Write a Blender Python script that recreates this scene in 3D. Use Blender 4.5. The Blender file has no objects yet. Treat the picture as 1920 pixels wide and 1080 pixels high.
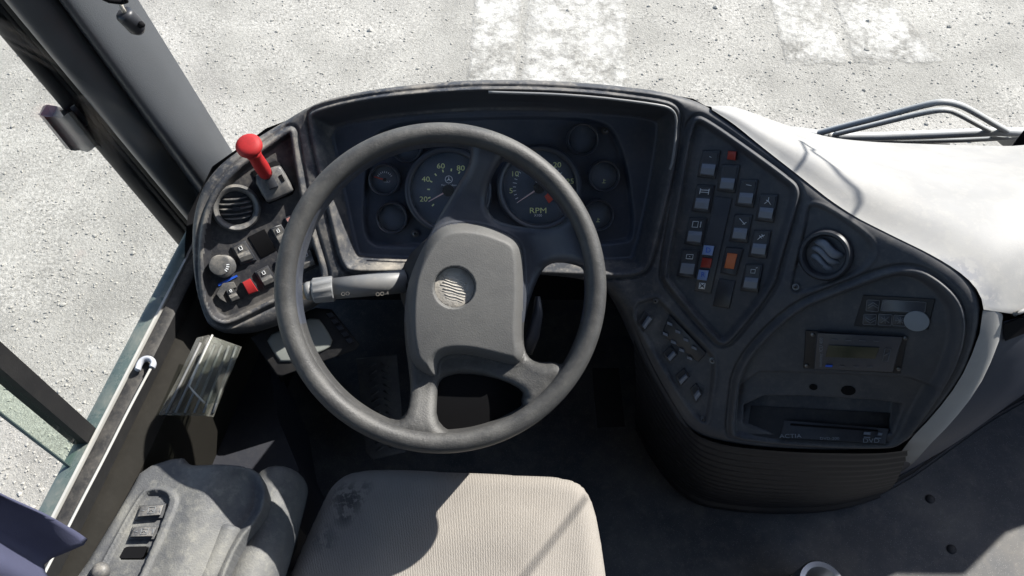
import bpy, bmesh, math, random
import numpy as np
from mathutils import Matrix, Vector
random.seed(4); RNG = np.random.default_rng(4)
SC = bpy.context.scene
COL = SC.collection
# ------------------------------------------------------------------ camera, sky, sun, exposure
CAM = np.array([0.0, 0.0, 1.75]); PITCH = math.radians(57.0); FPX = 1500.0
cd = bpy.data.cameras.new('camera'); cam = bpy.data.objects.new('camera', cd); COL.objects.link(cam)
cam.location = CAM; cam.rotation_euler = (math.radians(90) - PITCH, 0, 0)
cd.sensor_width = 36; cd.lens = FPX / 1920 * 36; cd.clip_start = 0.02; cd.clip_end = 400
SC.camera = cam
SUN_AZ, SUN_EL = math.radians(53), math.radians(41.5)      # azimuth to the right of straight ahead
SUN = np.array([math.cos(SUN_EL) * math.sin(SUN_AZ), math.cos(SUN_EL) * math.cos(SUN_AZ), math.sin(SUN_EL)])
wd = bpy.data.worlds.new('World'); SC.world = wd; wd.use_nodes = True
nt = wd.node_tree; bgn = nt.nodes['Background']
sk = nt.nodes.new('ShaderNodeTexSky'); sk.sky_type = 'NISHITA'; sk.sun_disc = False
sk.sun_elevation = SUN_EL; sk.sun_rotation = SUN_AZ
nt.links.new(sk.outputs[0], bgn.inputs[0]); bgn.inputs[1].default_value = 0.11
sd_ = bpy.data.lights.new('sun', 'SUN'); sd_.energy = 5.0; sd_.angle = math.radians(0.53); sd_.color = (1, 0.955, 0.89)
so = bpy.data.objects.new('sun', sd_); COL.objects.link(so); so.location = (3, 3, 6)
so.rotation_euler = Vector(SUN).to_track_quat('Z', 'Y').to_euler()
SC.view_settings.view_transform = 'Standard'; SC.view_settings.look = 'None'
SC.view_settings.exposure = 1.16; SC.view_settings.gamma = 1
SC.view_settings.use_curve_mapping = False
SC.render.engine = 'CYCLES'
SC.cycles.max_bounces = 8; SC.cycles.transparent_max_bounces = 12
SC.cycles.use_denoising = True
SC.cycles.caustics_reflective = False; SC.cycles.caustics_refractive = False

# ------------------------------------------------------------------ pixel rays
FW = np.array([0, math.cos(PITCH), -math.sin(PITCH)]); UP = np.array([0, math.sin(PITCH), math.cos(PITCH)]); RT = np.array([1.0, 0, 0])
def ray(px, py): return FW + (px - 960) / FPX * RT + (540 - py) / FPX * UP
def on_plane(px, py, o, n, off=0.0):
    r = ray(px, py); t = (np.dot(np.asarray(o) - CAM, n) + off) / np.dot(r, n); return CAM + t * r
def on_z(px, py, z): return on_plane(px, py, (0, 0, z), np.array([0, 0, 1.0]))
def at_depth(px, py, t): return CAM + t * ray(px, py)
def nrm(a): a = np.asarray(a, float); return a / np.linalg.norm(a)
def ss(x, a, b):
    t = np.clip((x - a) / (b - a), 0, 1); return t * t * (3 - 2 * t)

# ------------------------------------------------------------------ materials
def mat(name, col, rough=0.6, spec=0.4, dust=None, bump=None, spots=None, metal=0.0, emit=None, alpha_glass=None, ribs=None, dust_light_x=None):
    m = bpy.data.materials.new(name); m.use_nodes = True; n = m.node_tree; N = n.nodes; L = n.links
    b = N['Principled BSDF']; out = N['Material Output']
    b.inputs['Base Color'].default_value = (*col, 1); b.inputs['Roughness'].default_value = rough
    b.inputs['Specular IOR Level'].default_value = spec; b.inputs['Metallic'].default_value = metal
    tc = N.new('ShaderNodeTexCoord'); co = tc.outputs['Object']
    ge = N.new('ShaderNodeNewGeometry'); co = ge.outputs['Position']
    def noise(scale, detail=4, rg=0.6):
        x = N.new('ShaderNodeTexNoise'); x.inputs['Scale'].default_value = scale; x.inputs['Detail'].default_value = detail
        x.inputs['Roughness'].default_value = rg; L.new(co, x.inputs['Vector']); return x.outputs['Fac']
    def ramp(src, a, c):
        x = N.new('ShaderNodeMapRange'); x.inputs[1].default_value = a; x.inputs[2].default_value = c; L.new(src, x.inputs[0]); return x.outputs[0]
    def mul(a, c):
        x = N.new('ShaderNodeMath'); x.operation = 'MULTIPLY'; L.new(a, x.inputs[0])
        if isinstance(c, float): x.inputs[1].default_value = c
        else: L.new(c, x.inputs[1])
        return x.outputs[0]
    def add(a, c):
        x = N.new('ShaderNodeMath'); x.operation = 'ADD'; x.use_clamp = True; L.new(a, x.inputs[0]); L.new(c, x.inputs[1]); return x.outputs[0]
    csock = None
    def mixc(fac, ca, cb):
        x = N.new('ShaderNodeMix'); x.data_type = 'RGBA'; L.new(fac, x.inputs[0])
        for s, v in ((6, ca), (7, cb)):
            if isinstance(v, tuple): x.inputs[s].default_value = (*v, 1)
            else: L.new(v, x.inputs[s])
        return x.outputs[2]
    # broad tone variation
    csock = mixc(ramp(noise(9, 3), 0.35, 0.7), col, tuple(c * 0.86 for c in col))
    if dust:
        dcol, amt, scale = dust
        f = ramp(noise(scale, 6, 0.65), 0.42, 0.72)
        f2 = ramp(noise(scale * 7, 5, 0.7), 0.5, 0.75)
        sep = N.new('ShaderNodeSeparateXYZ'); L.new(ge.outputs['Normal'], sep.inputs[0])
        upf = ramp(sep.outputs[2], -0.1, 1.0)
        f = mul(mul(add(mul(f, 0.75), mul(f2, 0.5)), upf), float(amt))
        if dust_light_x:   # light painted into the dust: full on sunlit left, thin on shaded right
            sx_ = N.new('ShaderNodeSeparateXYZ'); L.new(co, sx_.inputs[0]); mr = N.new('ShaderNodeMapRange'); L.new(sx_.outputs[0], mr.inputs[0])
            mr.inputs[1].default_value = dust_light_x[0]; mr.inputs[2].default_value = dust_light_x[1]; mr.inputs[3].default_value = dust_light_x[2]; mr.inputs[4].default_value = 1.0; f = mul(f, mr.outputs[0])
        csock = mixc(f, csock, dcol)
        rr = N.new('ShaderNodeMapRange'); L.new(f, rr.inputs[0]); rr.inputs[3].default_value = rough; rr.inputs[4].default_value = 0.9
        L.new(rr.outputs[0], b.inputs['Roughness'])
    if spots:
        for (c3, rad, scol, amt) in spots:
            d = N.new('ShaderNodeVectorMath'); d.operation = 'DISTANCE'; L.new(co, d.inputs[0]); d.inputs[1].default_value = tuple(c3)
            f = ramp(d.outputs['Value'], rad, rad * 0.35)
            f = mul(mul(f, ramp(noise(75, 3), 0.43, 0.52)), float(amt))
            csock = mixc(f, csock, scol)
    L.new(csock, b.inputs['Base Color'])
    hs = None
    if bump:
        bs, bst, bd = bump
        hs = noise(bs, 3, 0.6)
        bn = N.new('ShaderNodeBump'); bn.inputs['Strength'].default_value = bst; bn.inputs['Distance'].default_value = bd
        L.new(hs, bn.inputs['Height']); L.new(bn.outputs[0], b.inputs['Normal'])
        if ribs:
            w = N.new('ShaderNodeTexWave'); w.inputs['Scale'].default_value = ribs[0]; w.bands_direction = 'X'
            w.inputs['Distortion'].default_value = ribs[2] if len(ribs) > 2 else 1.0; w.inputs['Detail'].default_value = 3; w.inputs['Detail Scale'].default_value = 3
            L.new(co, w.inputs['Vector'])
            b2 = N.new('ShaderNodeBump'); b2.inputs['Strength'].default_value = ribs[1]; b2.inputs['Distance'].default_value = 0.0012
            L.new(w.outputs['Fac'], b2.inputs['Height']); L.new(bn.outputs[0], b2.inputs['Normal']); L.new(b2.outputs[0], b.inputs['Normal'])
    if emit: b.inputs['Emission Color'].default_value = (*emit[0], 1); b.inputs['Emission Strength'].default_value = emit[1]
    return m
def glass_mat(name, tint, refl=0.06, haze=0.0, hazecol=(0.8, 0.8, 0.78)):
    m = bpy.data.materials.new(name); m.use_nodes = True; n = m.node_tree; N = n.nodes; L = n.links
    N.remove(N['Principled BSDF']); out = N['Material Output']
    t = N.new('ShaderNodeBsdfTransparent'); t.inputs[0].default_value = (*tint, 1)
    g = N.new('ShaderNodeBsdfGlossy'); g.inputs['Roughness'].default_value = 0.03
    lw = N.new('ShaderNodeLayerWeight'); lw.inputs[0].default_value = 0.5
    pw = N.new('ShaderNodeMath'); pw.operation = 'POWER'; pw.inputs[1].default_value = 5.0; L.new(lw.outputs['Facing'], pw.inputs[0])
    sc = N.new('ShaderNodeMath'); sc.operation = 'MULTIPLY_ADD'; sc.inputs[1].default_value = 0.6; sc.inputs[2].default_value = refl; L.new(pw.outputs[0], sc.inputs[0])
    mx = N.new('ShaderNodeMixShader'); L.new(sc.outputs[0], mx.inputs[0]); L.new(t.outputs[0], mx.inputs[1]); L.new(g.outputs[0], mx.inputs[2])
    last = mx
    if haze > 0:
        d = N.new('ShaderNodeBsdfDiffuse'); d.inputs[0].default_value = (*hazecol, 1)
        ge = N.new('ShaderNodeNewGeometry'); nz = N.new('ShaderNodeTexNoise'); nz.inputs['Scale'].default_value = 25; nz.inputs['Detail'].default_value = 6
        L.new(ge.outputs['Position'], nz.inputs['Vector'])
        mr = N.new('ShaderNodeMapRange'); mr.inputs[1].default_value = 0.4; mr.inputs[2].default_value = 0.75; mr.inputs[3].default_value = haze * 0.3; mr.inputs[4].default_value = haze
        L.new(nz.outputs['Fac'], mr.inputs[0])
        m2 = N.new('ShaderNodeMixShader'); L.new(mr.outputs[0], m2.inputs[0]); L.new(mx.outputs[0], m2.inputs[1]); L.new(d.outputs[0], m2.inputs[2]); last = m2
    L.new(last.outputs[0], out.inputs['Surface']); return m
DUST = (0.30, 0.275, 0.235)
M = {}
def dpt_(x, y): return at_depth(x, y, 1.12)
M['dash'] = mat('charcoal_plastic', (0.038, 0.042, 0.051), 0.55, 0.40, (DUST, 1.15, 16), (900, 0.25, 0.0006), dust_light_x=(.34, -.10, .30))
M['deck'] = mat('pale_dash_plastic', (0.265, 0.265, 0.262), 0.6, 0.3, ((0.40, 0.385, 0.35), 0.6, 8), (700, 0.3, 0.0006), [(dpt_(1800, 522), .035, (.12, .13, .16), .7), (dpt_(1838, 560), .030, (.12, .13, .16), .7), (dpt_(1770, 500), .02, (.14, .15, .17), .6)])
M['kick'] = mat('black_plastic', (0.013, 0.0135, 0.016), 0.55, 0.35, (DUST, 0.12, 12), (700, 0.2, 0.0005))
M['wallgrey'] = mat('grey_moulding', (0.036, 0.041, 0.058), 0.55, 0.35, (DUST, 0.10, 9), (700, 0.25, 0.0006))
M['panel'] = mat('instrument_panel', (0.046, 0.056, 0.078), 0.5, 0.4, (DUST, 0.16, 20), (1200, 0.15, 0.0004))
M['dial'] = mat('dial_black', (0.040, 0.056, 0.084), 0.5, 0.3)
M['ring'] = mat('bezel_black', (0.042, 0.047, 0.058), 0.35, 0.5)
M['print'] = mat('dial_print', (0.80, 0.84, 0.36), 0.6, 0.2)
M['whiteprint'] = mat('white_print', (0.75, 0.77, 0.78), 0.6, 0.2)
M['needle'] = mat('needle_pink', (0.85, 0.60, 0.58), 0.5, 0.3)
M['redneedle'] = mat('needle_red', (0.55, 0.06, 0.03), 0.5, 0.3)
M['green'] = mat('dial_green', (0.03, 0.55, 0.26), 0.5)
M['red'] = mat('red_plastic', (0.36, 0.020, 0.022), 0.55, 0.25, ((0.10, 0.02, 0.02), 0.6, 45), (300, 0.1, 0.0005))
M['redlens'] = mat('dull_red_lens', (0.30, 0.03, 0.02), 0.4)
M['amber'] = mat('amber_lens', (0.50, 0.12, 0.03), 0.4)
M['bluelens'] = mat('pale_blue_lens', (0.22, 0.30, 0.50), 0.4)
M['blue'] = mat('blue_mark', (0.02, 0.09, 0.5), 0.4)
M['pink'] = mat('faded_pink_plastic', (0.45, 0.22, 0.20), 0.5, 0.4, (DUST, 0.4, 30))
M['switch'] = mat('switch_black', (0.022, 0.024, 0.030), 0.42, 0.45, (DUST, 0.08, 40), (900, 0.15, 0.0004))
M['rocker'] = mat('rocker_grey', (0.16, 0.18, 0.215), 0.45, 0.45, (DUST, 0.2, 50))
M['leftsw'] = mat('dusty_rocker', (0.075, 0.076, 0.078), 0.4, 0.5, (DUST, 0.8, 60))
M['leftpanel'] = mat('dusty_panel', (0.020, 0.021, 0.026), 0.6, 0.35, (DUST, 0.45, 18), (900, 0.25, 0.0006))
M['black'] = mat('deep_black', (0.006, 0.006, 0.007), 0.8, 0.1)
M['rim'] = mat('worn_wheel_grip', (0.048, 0.048, 0.048), 0.5, 0.42, ((0.19, 0.185, 0.17), 0.42, 22), (420, 0.5, 0.0011))
M['pad'] = mat('grained_pad', (0.095, 0.095, 0.094), 0.55, 0.35, ((0.17, 0.167, 0.155), 0.35, 12), (520, 0.42, 0.0010))
M['hub'] = mat('hub_plastic', (0.050, 0.056, 0.072), 0.40, 0.5, (DUST, 0.15, 14), (600, 0.3, 0.0007))
M['stalk'] = mat('stalk_grey', (0.165, 0.17, 0.175), 0.45, 0.5, (DUST, 0.35, 18), (500, 0.1, 0.0004))
M['seat'] = mat('ribbed_beige_fabric', (0.272, 0.252, 0.228), 0.9, 0.15, None, (1100, 0.28, 0.0008),
    [(on_z(650, 932, .48), .038, (0.06, 0.06, 0.06), .85), (on_z(642, 968, .48), .022, (0.09, 0.09, 0.09), .8), (on_z(684, 908, .48), .018, (0.10, 0.10, 0.10), .8), (on_z(604, 1005, .48), .030, (0.12, 0.12, 0.12), .7), (on_z(612, 1022, .48), .012, (0.12, 0.12, 0.12), .7)],
    ribs=(120, 0.60, 3.0))
M['pillar'] = mat('pillar_trim', (0.058, 0.065, 0.076), 0.36, 0.5, ((0.35, 0.35, 0.34), 0.12, 8), (650, 0.4, 0.0009))
M['rubber'] = mat('black_rubber', (0.014, 0.014, 0.015), 0.6, 0.3, (DUST, 0.25, 25), (300, 0.2, 0.001))
M['alu'] = mat('dusty_aluminium', (0.42, 0.42, 0.40), 0.5, 0.4, (DUST, 0.6, 14))
M['brown'] = mat('dark_brown_trim', (0.014, 0.013, 0.011), 0.75, 0.12, (DUST, 0.03, 12), (400, 0.2, 0.0006))
M['console'] = mat('grained_console', (0.088, 0.091, 0.096), 0.55, 0.35, ((0.36, 0.35, 0.30), 0.55, 12), (420, 0.6, 0.0012))
M['floor'] = mat('speckled_floor', (0.070, 0.073, 0.079), 0.6, 0.3, (DUST, 0.45, 5), (500, 0.3, 0.0008))
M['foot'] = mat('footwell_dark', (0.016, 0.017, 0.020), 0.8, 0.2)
M['shelf'] = mat('shaded_moulding', (0.020, 0.022, 0.030), 0.6, 0.3, (DUST, 0.06, 9), (500, 0.3, 0.0008))  # darkened so the shelf looks shaded: the shade is in the colour
M['body'] = mat('bus_lining', (0.10, 0.10, 0.105), 0.8, 0.2)
M['tread'] = mat('worn_metal_plate', (0.10, 0.10, 0.10), 0.5, 0.5, (DUST, 0.4, 20))
M['screen'] = mat('grey_screen', (0.30, 0.32, 0.30), 0.25, 0.5)
M['lcd'] = mat('lcd_olive', (0.035, 0.038, 0.022), 0.3, 0.4)
M['white'] = mat('white_plastic', (0.40, 0.42, 0.47), 0.4, 0.5)
M['cloth'] = mat('blue_curtain_cloth', (0.070, 0.075, 0.125), 0.9, 0.1, None, (700, 0.4, 0.001))
M['wood'] = mat('torn_backing', (0.50, 0.47, 0.42), 0.8, 0.2, ((0.25, 0.24, 0.22), 0.9, 35), (120, 0.5, 0.002))
M['ivory'] = mat('ivory_button', (0.55, 0.40, 0.24), 0.4, 0.4)
M['wiper'] = mat('wiper_metal', (0.36, 0.38, 0.39), 0.45, 0.4, (DUST, 0.5, 20))
M['sticker'] = mat('grey_sticker', (0.20, 0.22, 0.24), 0.6, 0.3)
M['steel'] = mat('brushed_steel', (0.5, 0.52, 0.55), 0.3, 0.5, None, None, None, 0.8)
M['greenedge'] = mat('green_glass_edge', (0.070, 0.098, 0.094), 0.25, 0.5, (DUST, 0.4, 14))
M['screwm'] = mat('screw_metal', (0.12, 0.12, 0.12), 0.35, 0.5, None, None, None, 0.6)
M['glass'] = glass_mat('clear_glass', (0.985, 0.99, 0.985), 0.03)
M['lens'] = glass_mat('gauge_lens', (0.96, 0.97, 0.98), 0.03, 0.08)
M['greenglass'] = glass_mat('green_tinted_glass', (0.91, 0.965, 0.915), 0.04)
M['acrylic'] = glass_mat('dusty_acrylic', (0.80, 0.82, 0.79), 0.06, 0.17, (0.5, 0.49, 0.45))
def ribfloor(m):   # light speckle in the floor covering
    n = m.node_tree; N = n.nodes; L = n.links; b = N['Principled BSDF']
    v = N.new('ShaderNodeTexVoronoi'); v.inputs['Scale'].default_value = 300; ge = N.new('ShaderNodeNewGeometry'); L.new(ge.outputs['Position'], v.inputs['Vector'])
    mr = N.new('ShaderNodeMapRange'); mr.inputs[1].default_value = 0.17; mr.inputs[2].default_value = 0.10; L.new(v.outputs['Distance'], mr.inputs[0])
    src = b.inputs['Base Color'].links[0].from_socket
    x = N.new('ShaderNodeMix'); x.data_type = 'RGBA'; L.new(mr.outputs[0], x.inputs[0]); L.new(src, x.inputs[6]); x.inputs[7].default_value = (0.3, 0.3, 0.3, 1); L.new(x.outputs[2], b.inputs['Base Color'])
ribfloor(M['floor'])

# ------------------------------------------------------------------ object helpers
WL = {}
def link(o, name_loc, parent):
    COL.objects.link(o); WL[o.name] = np.array(name_loc, float)
    if parent is not None:
        o.parent = parent; o.location = WL[o.name] - WL[parent.name]
    else: o.location = name_loc
    return o
def mesh(name, verts, faces, m, parent=None, smooth=True, loc=None):
    v = np.asarray(verts, float)
    c = (v.max(0) + v.min(0)) / 2 if loc is None else np.asarray(loc, float)
    me = bpy.data.meshes.new(name); me.from_pydata((v - c).tolist(), [], [list(map(int, f)) for f in faces]); me.update()
    bm = bmesh.new(); bm.from_mesh(me); bmesh.ops.recalc_face_normals(bm, faces=bm.faces); bm.to_mesh(me); bm.free()
    if smooth: me.polygons.foreach_set('use_smooth', [True] * len(me.polygons))
    me.materials.append(m if not isinstance(m, str) else M[m])
    return link(bpy.data.objects.new(name, me), c, parent)
def auto(o, ang=40):
    md = o.modifiers.new('weld', 'EDGE_SPLIT'); md.split_angle = math.radians(ang); return o
def empty(name, loc, label=None, cat=None, group=None):
    o = bpy.data.objects.new(name, None); o.empty_display_size = 0.05; link(o, loc, None)
    return tag(o, label, cat, group) if label else o
def tag(o, label, cat, group=None):
    o['label'] = label; o['category'] = cat
    if group: o['group'] = group
    return o
def structure(o): o['kind'] = 'structure'; return o
def grid(P, closed_u=False):
    P = np.asarray(P); n, k = P.shape[:2]; f = []
    for i in range(n if closed_u else n - 1):
        for j in range(k - 1):
            a = i * k + j; b = ((i + 1) % n) * k + j; f.append((a, b, b + 1, a + 1))
    return P.reshape(-1, 3), f
def rings(rs, cap0=True, cap1=True):
    n = len(rs[0]); V = np.concatenate([np.asarray(r) for r in rs]); F = []
    for i in range(len(rs) - 1):
        for j in range(n):
            a = i * n + j; b = i * n + (j + 1) % n; F.append((a, b, b + n, a + n))
    if cap0: F.append(tuple(range(n))[::-1])
    if cap1: F.append(tuple(range((len(rs) - 1) * n, len(rs) * n)))
    return V, F
def chaikin(p, it=2, closed=True):
    p = np.asarray(p, float)
    for _ in range(it):
        q = np.roll(p, -1, 0) if closed else p[1:]
        a = p if closed else p[:-1]
        r = np.empty((len(a) * 2, p.shape[1])); r[0::2] = .75 * a + .25 * q; r[1::2] = .25 * a + .75 * q
        p = r if closed else np.vstack([p[:1], r, p[-1:]])
    return p
def resample(p, n):
    p = np.asarray(p, float); s = np.r_[0, np.cumsum(np.linalg.norm(np.diff(p, axis=0), axis=1))]
    t = np.linspace(0, s[-1], n); return np.stack([np.interp(t, s, p[:, k]) for k in range(p.shape[1])], 1)
def tube_geo(path, r, seg=12, ref=None, flat=1.0):
    path = np.asarray(path, float); n = len(path); rr = np.broadcast_to(np.asarray(r, float), (n,)); out = []
    T = np.gradient(path, axis=0); T /= np.linalg.norm(T, axis=1)[:, None]
    a = np.array(ref if ref is not None else ([0, 0, 1] if abs(T[0][2]) < .9 else [1, 0, 0]), float)
    for i in range(n):
        a = a - np.dot(a, T[i]) * T[i]; a = nrm(a); b = np.cross(T[i], a)
        th = np.linspace(0, 2 * math.pi, seg, endpoint=False)
        out.append(path[i] + rr[i] * (np.cos(th)[:, None] * a * flat + np.sin(th)[:, None] * b))
    return rings(out)
def tube(name, path, r, m, parent=None, seg=12, **k):
    V, F = tube_geo(path, r, seg, **k); return mesh(name, V, F, m, parent)
def lathe(name, prof, Mx, m, parent=None, seg=40, sx=1.0, cap0=False, cap1=True):
    th = np.linspace(0, 2 * math.pi, seg, endpoint=False); o, x, y, n = Mx
    rs = [o + r * sx * np.cos(th)[:, None] * x + r * np.sin(th)[:, None] * y + h * n for r, h in prof]
    V, F = rings(rs, cap0, cap1); return auto(mesh(name, V, F, m, parent), 50)
def box(name, x0, x1, y0, y1, z0, z1, m, parent=None):
    v = [(x, y, z) for z in (z0, z1) for x, y in ((x0, y0), (x1, y0), (x1, y1), (x0, y1))]
    return mesh(name, v, [(0, 3, 2, 1), (4, 5, 6, 7), (0, 1, 5, 4), (1, 2, 6, 5), (2, 3, 7, 6), (3, 0, 4, 7)], m, parent, smooth=False)
def plate(name, fn, poly, o0, o1, bev, m, parent=None, smoothit=0, bo=None):
    """prism on a surface: fn(px,py,off); poly in pixels; bev in pixels (rounded top edge)"""
    p = np.asarray(poly, float)
    if smoothit: p = chaikin(p, smoothit)
    c = p.mean(0); d = p - c; L = np.linalg.norm(d, axis=1)[:, None]
    pin = c + d * np.maximum(0, (L - bev)) / L; pmid = c + d * np.maximum(0, (L - bev * .3)) / L
    bo = min(abs(o1 - o0) * .45, .0025) if bo is None else bo; s = 1 if o1 > o0 else -1
    rs = [[fn(x, y, o0) for x, y in p], [fn(x, y, o1 - s * bo) for x, y in p], [fn(x, y, o1 - s * bo * .3) for x, y in pmid], [fn(x, y, o1) for x, y in pin]]
    V, F = rings(rs); return auto(mesh(name, V, F, m, parent), 45)
def text(name, s, size, Mx, m, parent=None, rot=0.0, sxy=(1, 1)):
    cu = bpy.data.curves.new(name, 'FONT'); cu.body = s; cu.size = size; cu.align_x = 'CENTER'; cu.align_y = 'CENTER'; cu.resolution_u = 3
    ob = bpy.data.objects.new(name, cu); COL.objects.link(ob)
    me = bpy.data.meshes.new_from_object(ob.evaluated_get(bpy.context.evaluated_depsgraph_get()))
    bpy.data.objects.remove(ob); bpy.data.curves.remove(cu)
    o, x, y, n = Mx; cr, sr = math.cos(rot), math.sin(rot)
    for v in me.vertices:
        a, b = v.co.x * sxy[0], v.co.y * sxy[1]; a, b = a * cr - b * sr, a * sr + b * cr
        v.co = Vector(a * x + b * y)
    me.materials.append(M[m]); me.name = name
    return link(bpy.data.objects.new(name, me), o, parent)
class Poly:
    def __init__(s, pts): s.p = np.asarray(pts, float)
    def d(s, U, V):
        U = np.asarray(U, float); V = np.asarray(V, float); best = np.full(U.shape, 1e9); ins = np.zeros(U.shape, bool)
        p = s.p; q = np.roll(p, -1, 0)
        for (ax, ay), (bx, by) in zip(p, q):
            ex, ey = bx - ax, by - ay; wx, wy = U - ax, V - ay
            t = np.clip((wx * ex + wy * ey) / (ex * ex + ey * ey + 1e-18), 0, 1)
            best = np.minimum(best, (wx - ex * t) ** 2 + (wy - ey * t) ** 2)
            c = (ay > V) != (by > V)
            if by != ay: ins ^= c & (U < ex * (V - ay) / (by - ay) + ax)
        return np.where(ins, 1, -1) * np.sqrt(best)
def heightfield(us, vs, sdf, pos, skirt=None):
    """verts/faces of pos(U,V) over the region sdf>0; rim vertices are snapped to the outline; skirt = vector pulled down round the rim"""
    U, V = np.meshgrid(us, vs, indexing='ij'); D = sdf(U, V); ins = D > 0
    nb = ins.copy()
    for a in (-1, 0, 1):
        for b in (-1, 0, 1): nb |= np.roll(np.roll(ins, a, 0), b, 1)
    sel = nb & ~ins; u = U[sel]; v = V[sel]; e = 2e-4
    for _ in range(3):
        d = sdf(u, v); gx = (sdf(u + e, v) - sdf(u - e, v)) / (2 * e); gy = (sdf(u, v + e) - sdf(u, v - e)) / (2 * e)
        g = np.maximum(gx * gx + gy * gy, .3); u = u - d * gx / g; v = v - d * gy / g
    U = U.copy(); V = V.copy(); U[sel] = u; V[sel] = v
    idx = np.full(U.shape, -1); idx[nb] = np.arange(nb.sum())
    P = pos(U[nb], V[nb])
    cell = nb[:-1, :-1] & nb[1:, :-1] & nb[1:, 1:] & nb[:-1, 1:] & (ins[:-1, :-1] | ins[1:, :-1] | ins[1:, 1:] | ins[:-1, 1:])
    i, j = np.nonzero(cell)
    F = np.stack([idx[i, j], idx[i + 1, j], idx[i + 1, j + 1], idx[i, j + 1]], 1)
    UV = np.stack([U[nb], V[nb]], 1)
    if skirt is not None:
        from collections import Counter
        E = np.concatenate([F[:, [0, 1]], F[:, [1, 2]], F[:, [2, 3]], F[:, [3, 0]]]); Es = np.sort(E, 1)
        key = Es[:, 0] * 10000000 + Es[:, 1]; uq, cnt = np.unique(key, return_counts=True)
        bd = E[np.isin(key, uq[cnt == 1])]
        vid = np.unique(bd); mp = {a: len(P) + k for k, a in enumerate(vid)}
        P = np.concatenate([P, P[vid] + skirt]); UV = np.concatenate([UV, UV[vid]])
        F = np.concatenate([F, np.array([(a, mp[a], mp[b], b) for a, b in bd])])
    return P, F, UV

# ------------------------------------------------------------------ the dash surface: a leaning plane whose two wings come toward the driver
ELN = math.radians(48)
DN = np.array([0, -math.cos(ELN), math.sin(ELN)]); DV = np.array([0, math.sin(ELN), math.cos(ELN)]); DU = np.array([1.0, 0, 0])
DO = at_depth(930, 330, 1.32)
def sp(x, k=.035): return .5 * (x + np.sqrt(x * x + k * k))
def wrap(u, v):
    return .36 * sp(-(u + .315)) + .66 * sp(u - .285) * (1 - .5 * ss(-v, .15, .5))
def hood(u, v):  # the overhanging brow above the instruments
    return .040 * ss(v, .075, .135) * ss(u, -.40, -.27) * (1 - ss(u, .24, .36))
def dash_uv(px, py, off=0.0):
    r = ray(px, py); rn, ru, rv = r @ DN, r @ DU, r @ DV; c = CAM - DO; cn, cu, cv = c @ DN, c @ DU, c @ DV
    n = off
    for _ in range(40):
        t = (n - cn) / rn; u = cu + t * ru; v = cv + t * rv; n = wrap(u, v) + off
    return u, v, n
def dpt(px, py, off=0.0):
    u, v, n = dash_uv(px, py, off); return DO + u * DU + v * DV + n * DN
def dframe(px, py, off=0.0):
    p = dpt(px, py, off); x = nrm(dpt(px + 3, py, off) - p); y = dpt(px, py - 3, off) - p; n = nrm(np.cross(x, y)); return p, x, np.cross(n, x), n
def duv(poly, it=2):
    return Poly(chaikin([dash_uv(x, y)[:2] for x, y in poly], it))
F_OUT = [(372,598),(355,540),(349,460),(352,405),(368,352),(398,312),(440,280),(500,240),(580,196),(680,172),(800,157),(920,150),(1050,153),(1180,164),(1290,180),(1350,205),(1420,255),(1500,315),(1590,385),(1680,430),(1760,468),(1822,508),(1852,548),(1857,590),(1845,650),(1815,720),(1760,790),(1705,845),(1650,853),(1500,852),(1370,840),(1290,815),(1255,760),(1215,690),(1180,610),(1150,560),(1120,530),(1000,518),(900,514),(750,512),(650,530),(600,570),(560,596),(480,630),(420,634),(386,620)]
L_PAN = [(549,238),(556,252),(566,330),(585,420),(614,512),(610,526),(560,548),(520,566),(440,606),(414,612),(386,594),(372,552),(371,460),(382,395),(405,348),(445,306),(505,262),(535,240)]
K1 = [(582,222),(596,211),(680,193),(780,181),(915,172),(1080,177),(1235,195),(1264,204),(1271,225),(1263,300),(1240,400),(1216,492),(1200,512),(1150,516),(900,511),(665,510),(644,496),(628,430),(600,310)]
K2 = [(608,236),(700,220),(850,206),(1000,204),(1180,212),(1240,222),(1244,240),(1226,350),(1198,482),(1186,494),(900,492),(672,488),(657,474),(640,380),(620,290)]
K3 = [(690,262),(708,240),(760,226),(900,218),(1050,217),(1130,224),(1160,246),(1182,310),(1194,400),(1194,444),(1180,462),(950,466),(720,467),(690,464),(674,440),(673,380),(680,300)]
S_PAN = [(1303,219),(1322,222),(1400,276),(1482,336),(1497,352),(1496,378),(1462,492),(1450,540),(1372,638),(1356,647),(1340,640),(1246,532),(1241,508),(1266,380),(1290,240)]
V_PAN = [(1522,382),(1549,389),(1620,436),(1642,466),(1634,490),(1598,518),(1502,550),(1486,547),(1482,534),(1509,429),(1513,392)]
R_PAN = [(1382,682),(1478,580),(1560,545),(1660,507),(1704,502),(1742,513),(1788,550),(1807,587),(1806,640),(1784,702),(1740,773),(1694,840),(1650,846),(1500,838),(1376,824),(1367,808),(1371,765)]
R_POC = [(1388,699),(1560,703),(1768,714),(1738,768),(1688,834),(1640,838),(1378,816)]
R_DVD = [(1402,747),(1560,750),(1704,762),(1706,772),(1672,832),(1390,814)]
P_SM = [(1178,576),(1227,557),(1238,564),(1327,655),(1343,676),(1328,788),(1320,796),(1290,765),(1229,665)]
sF, sL, sK1, sK2, sK3 = duv(F_OUT), duv(L_PAN), duv(K1), duv(K2), duv(K3)
sS, sV, sR, sRP, sRD, sP = duv(S_PAN), duv(V_PAN), duv(R_PAN), duv(R_POC, 1), duv(R_DVD, 1), duv(P_SM)
VB, VT = dash_uv(1540, 836)[1], dash_uv(1540, 752)[1]; VB2 = dash_uv(1560, 704)[1]
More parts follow.
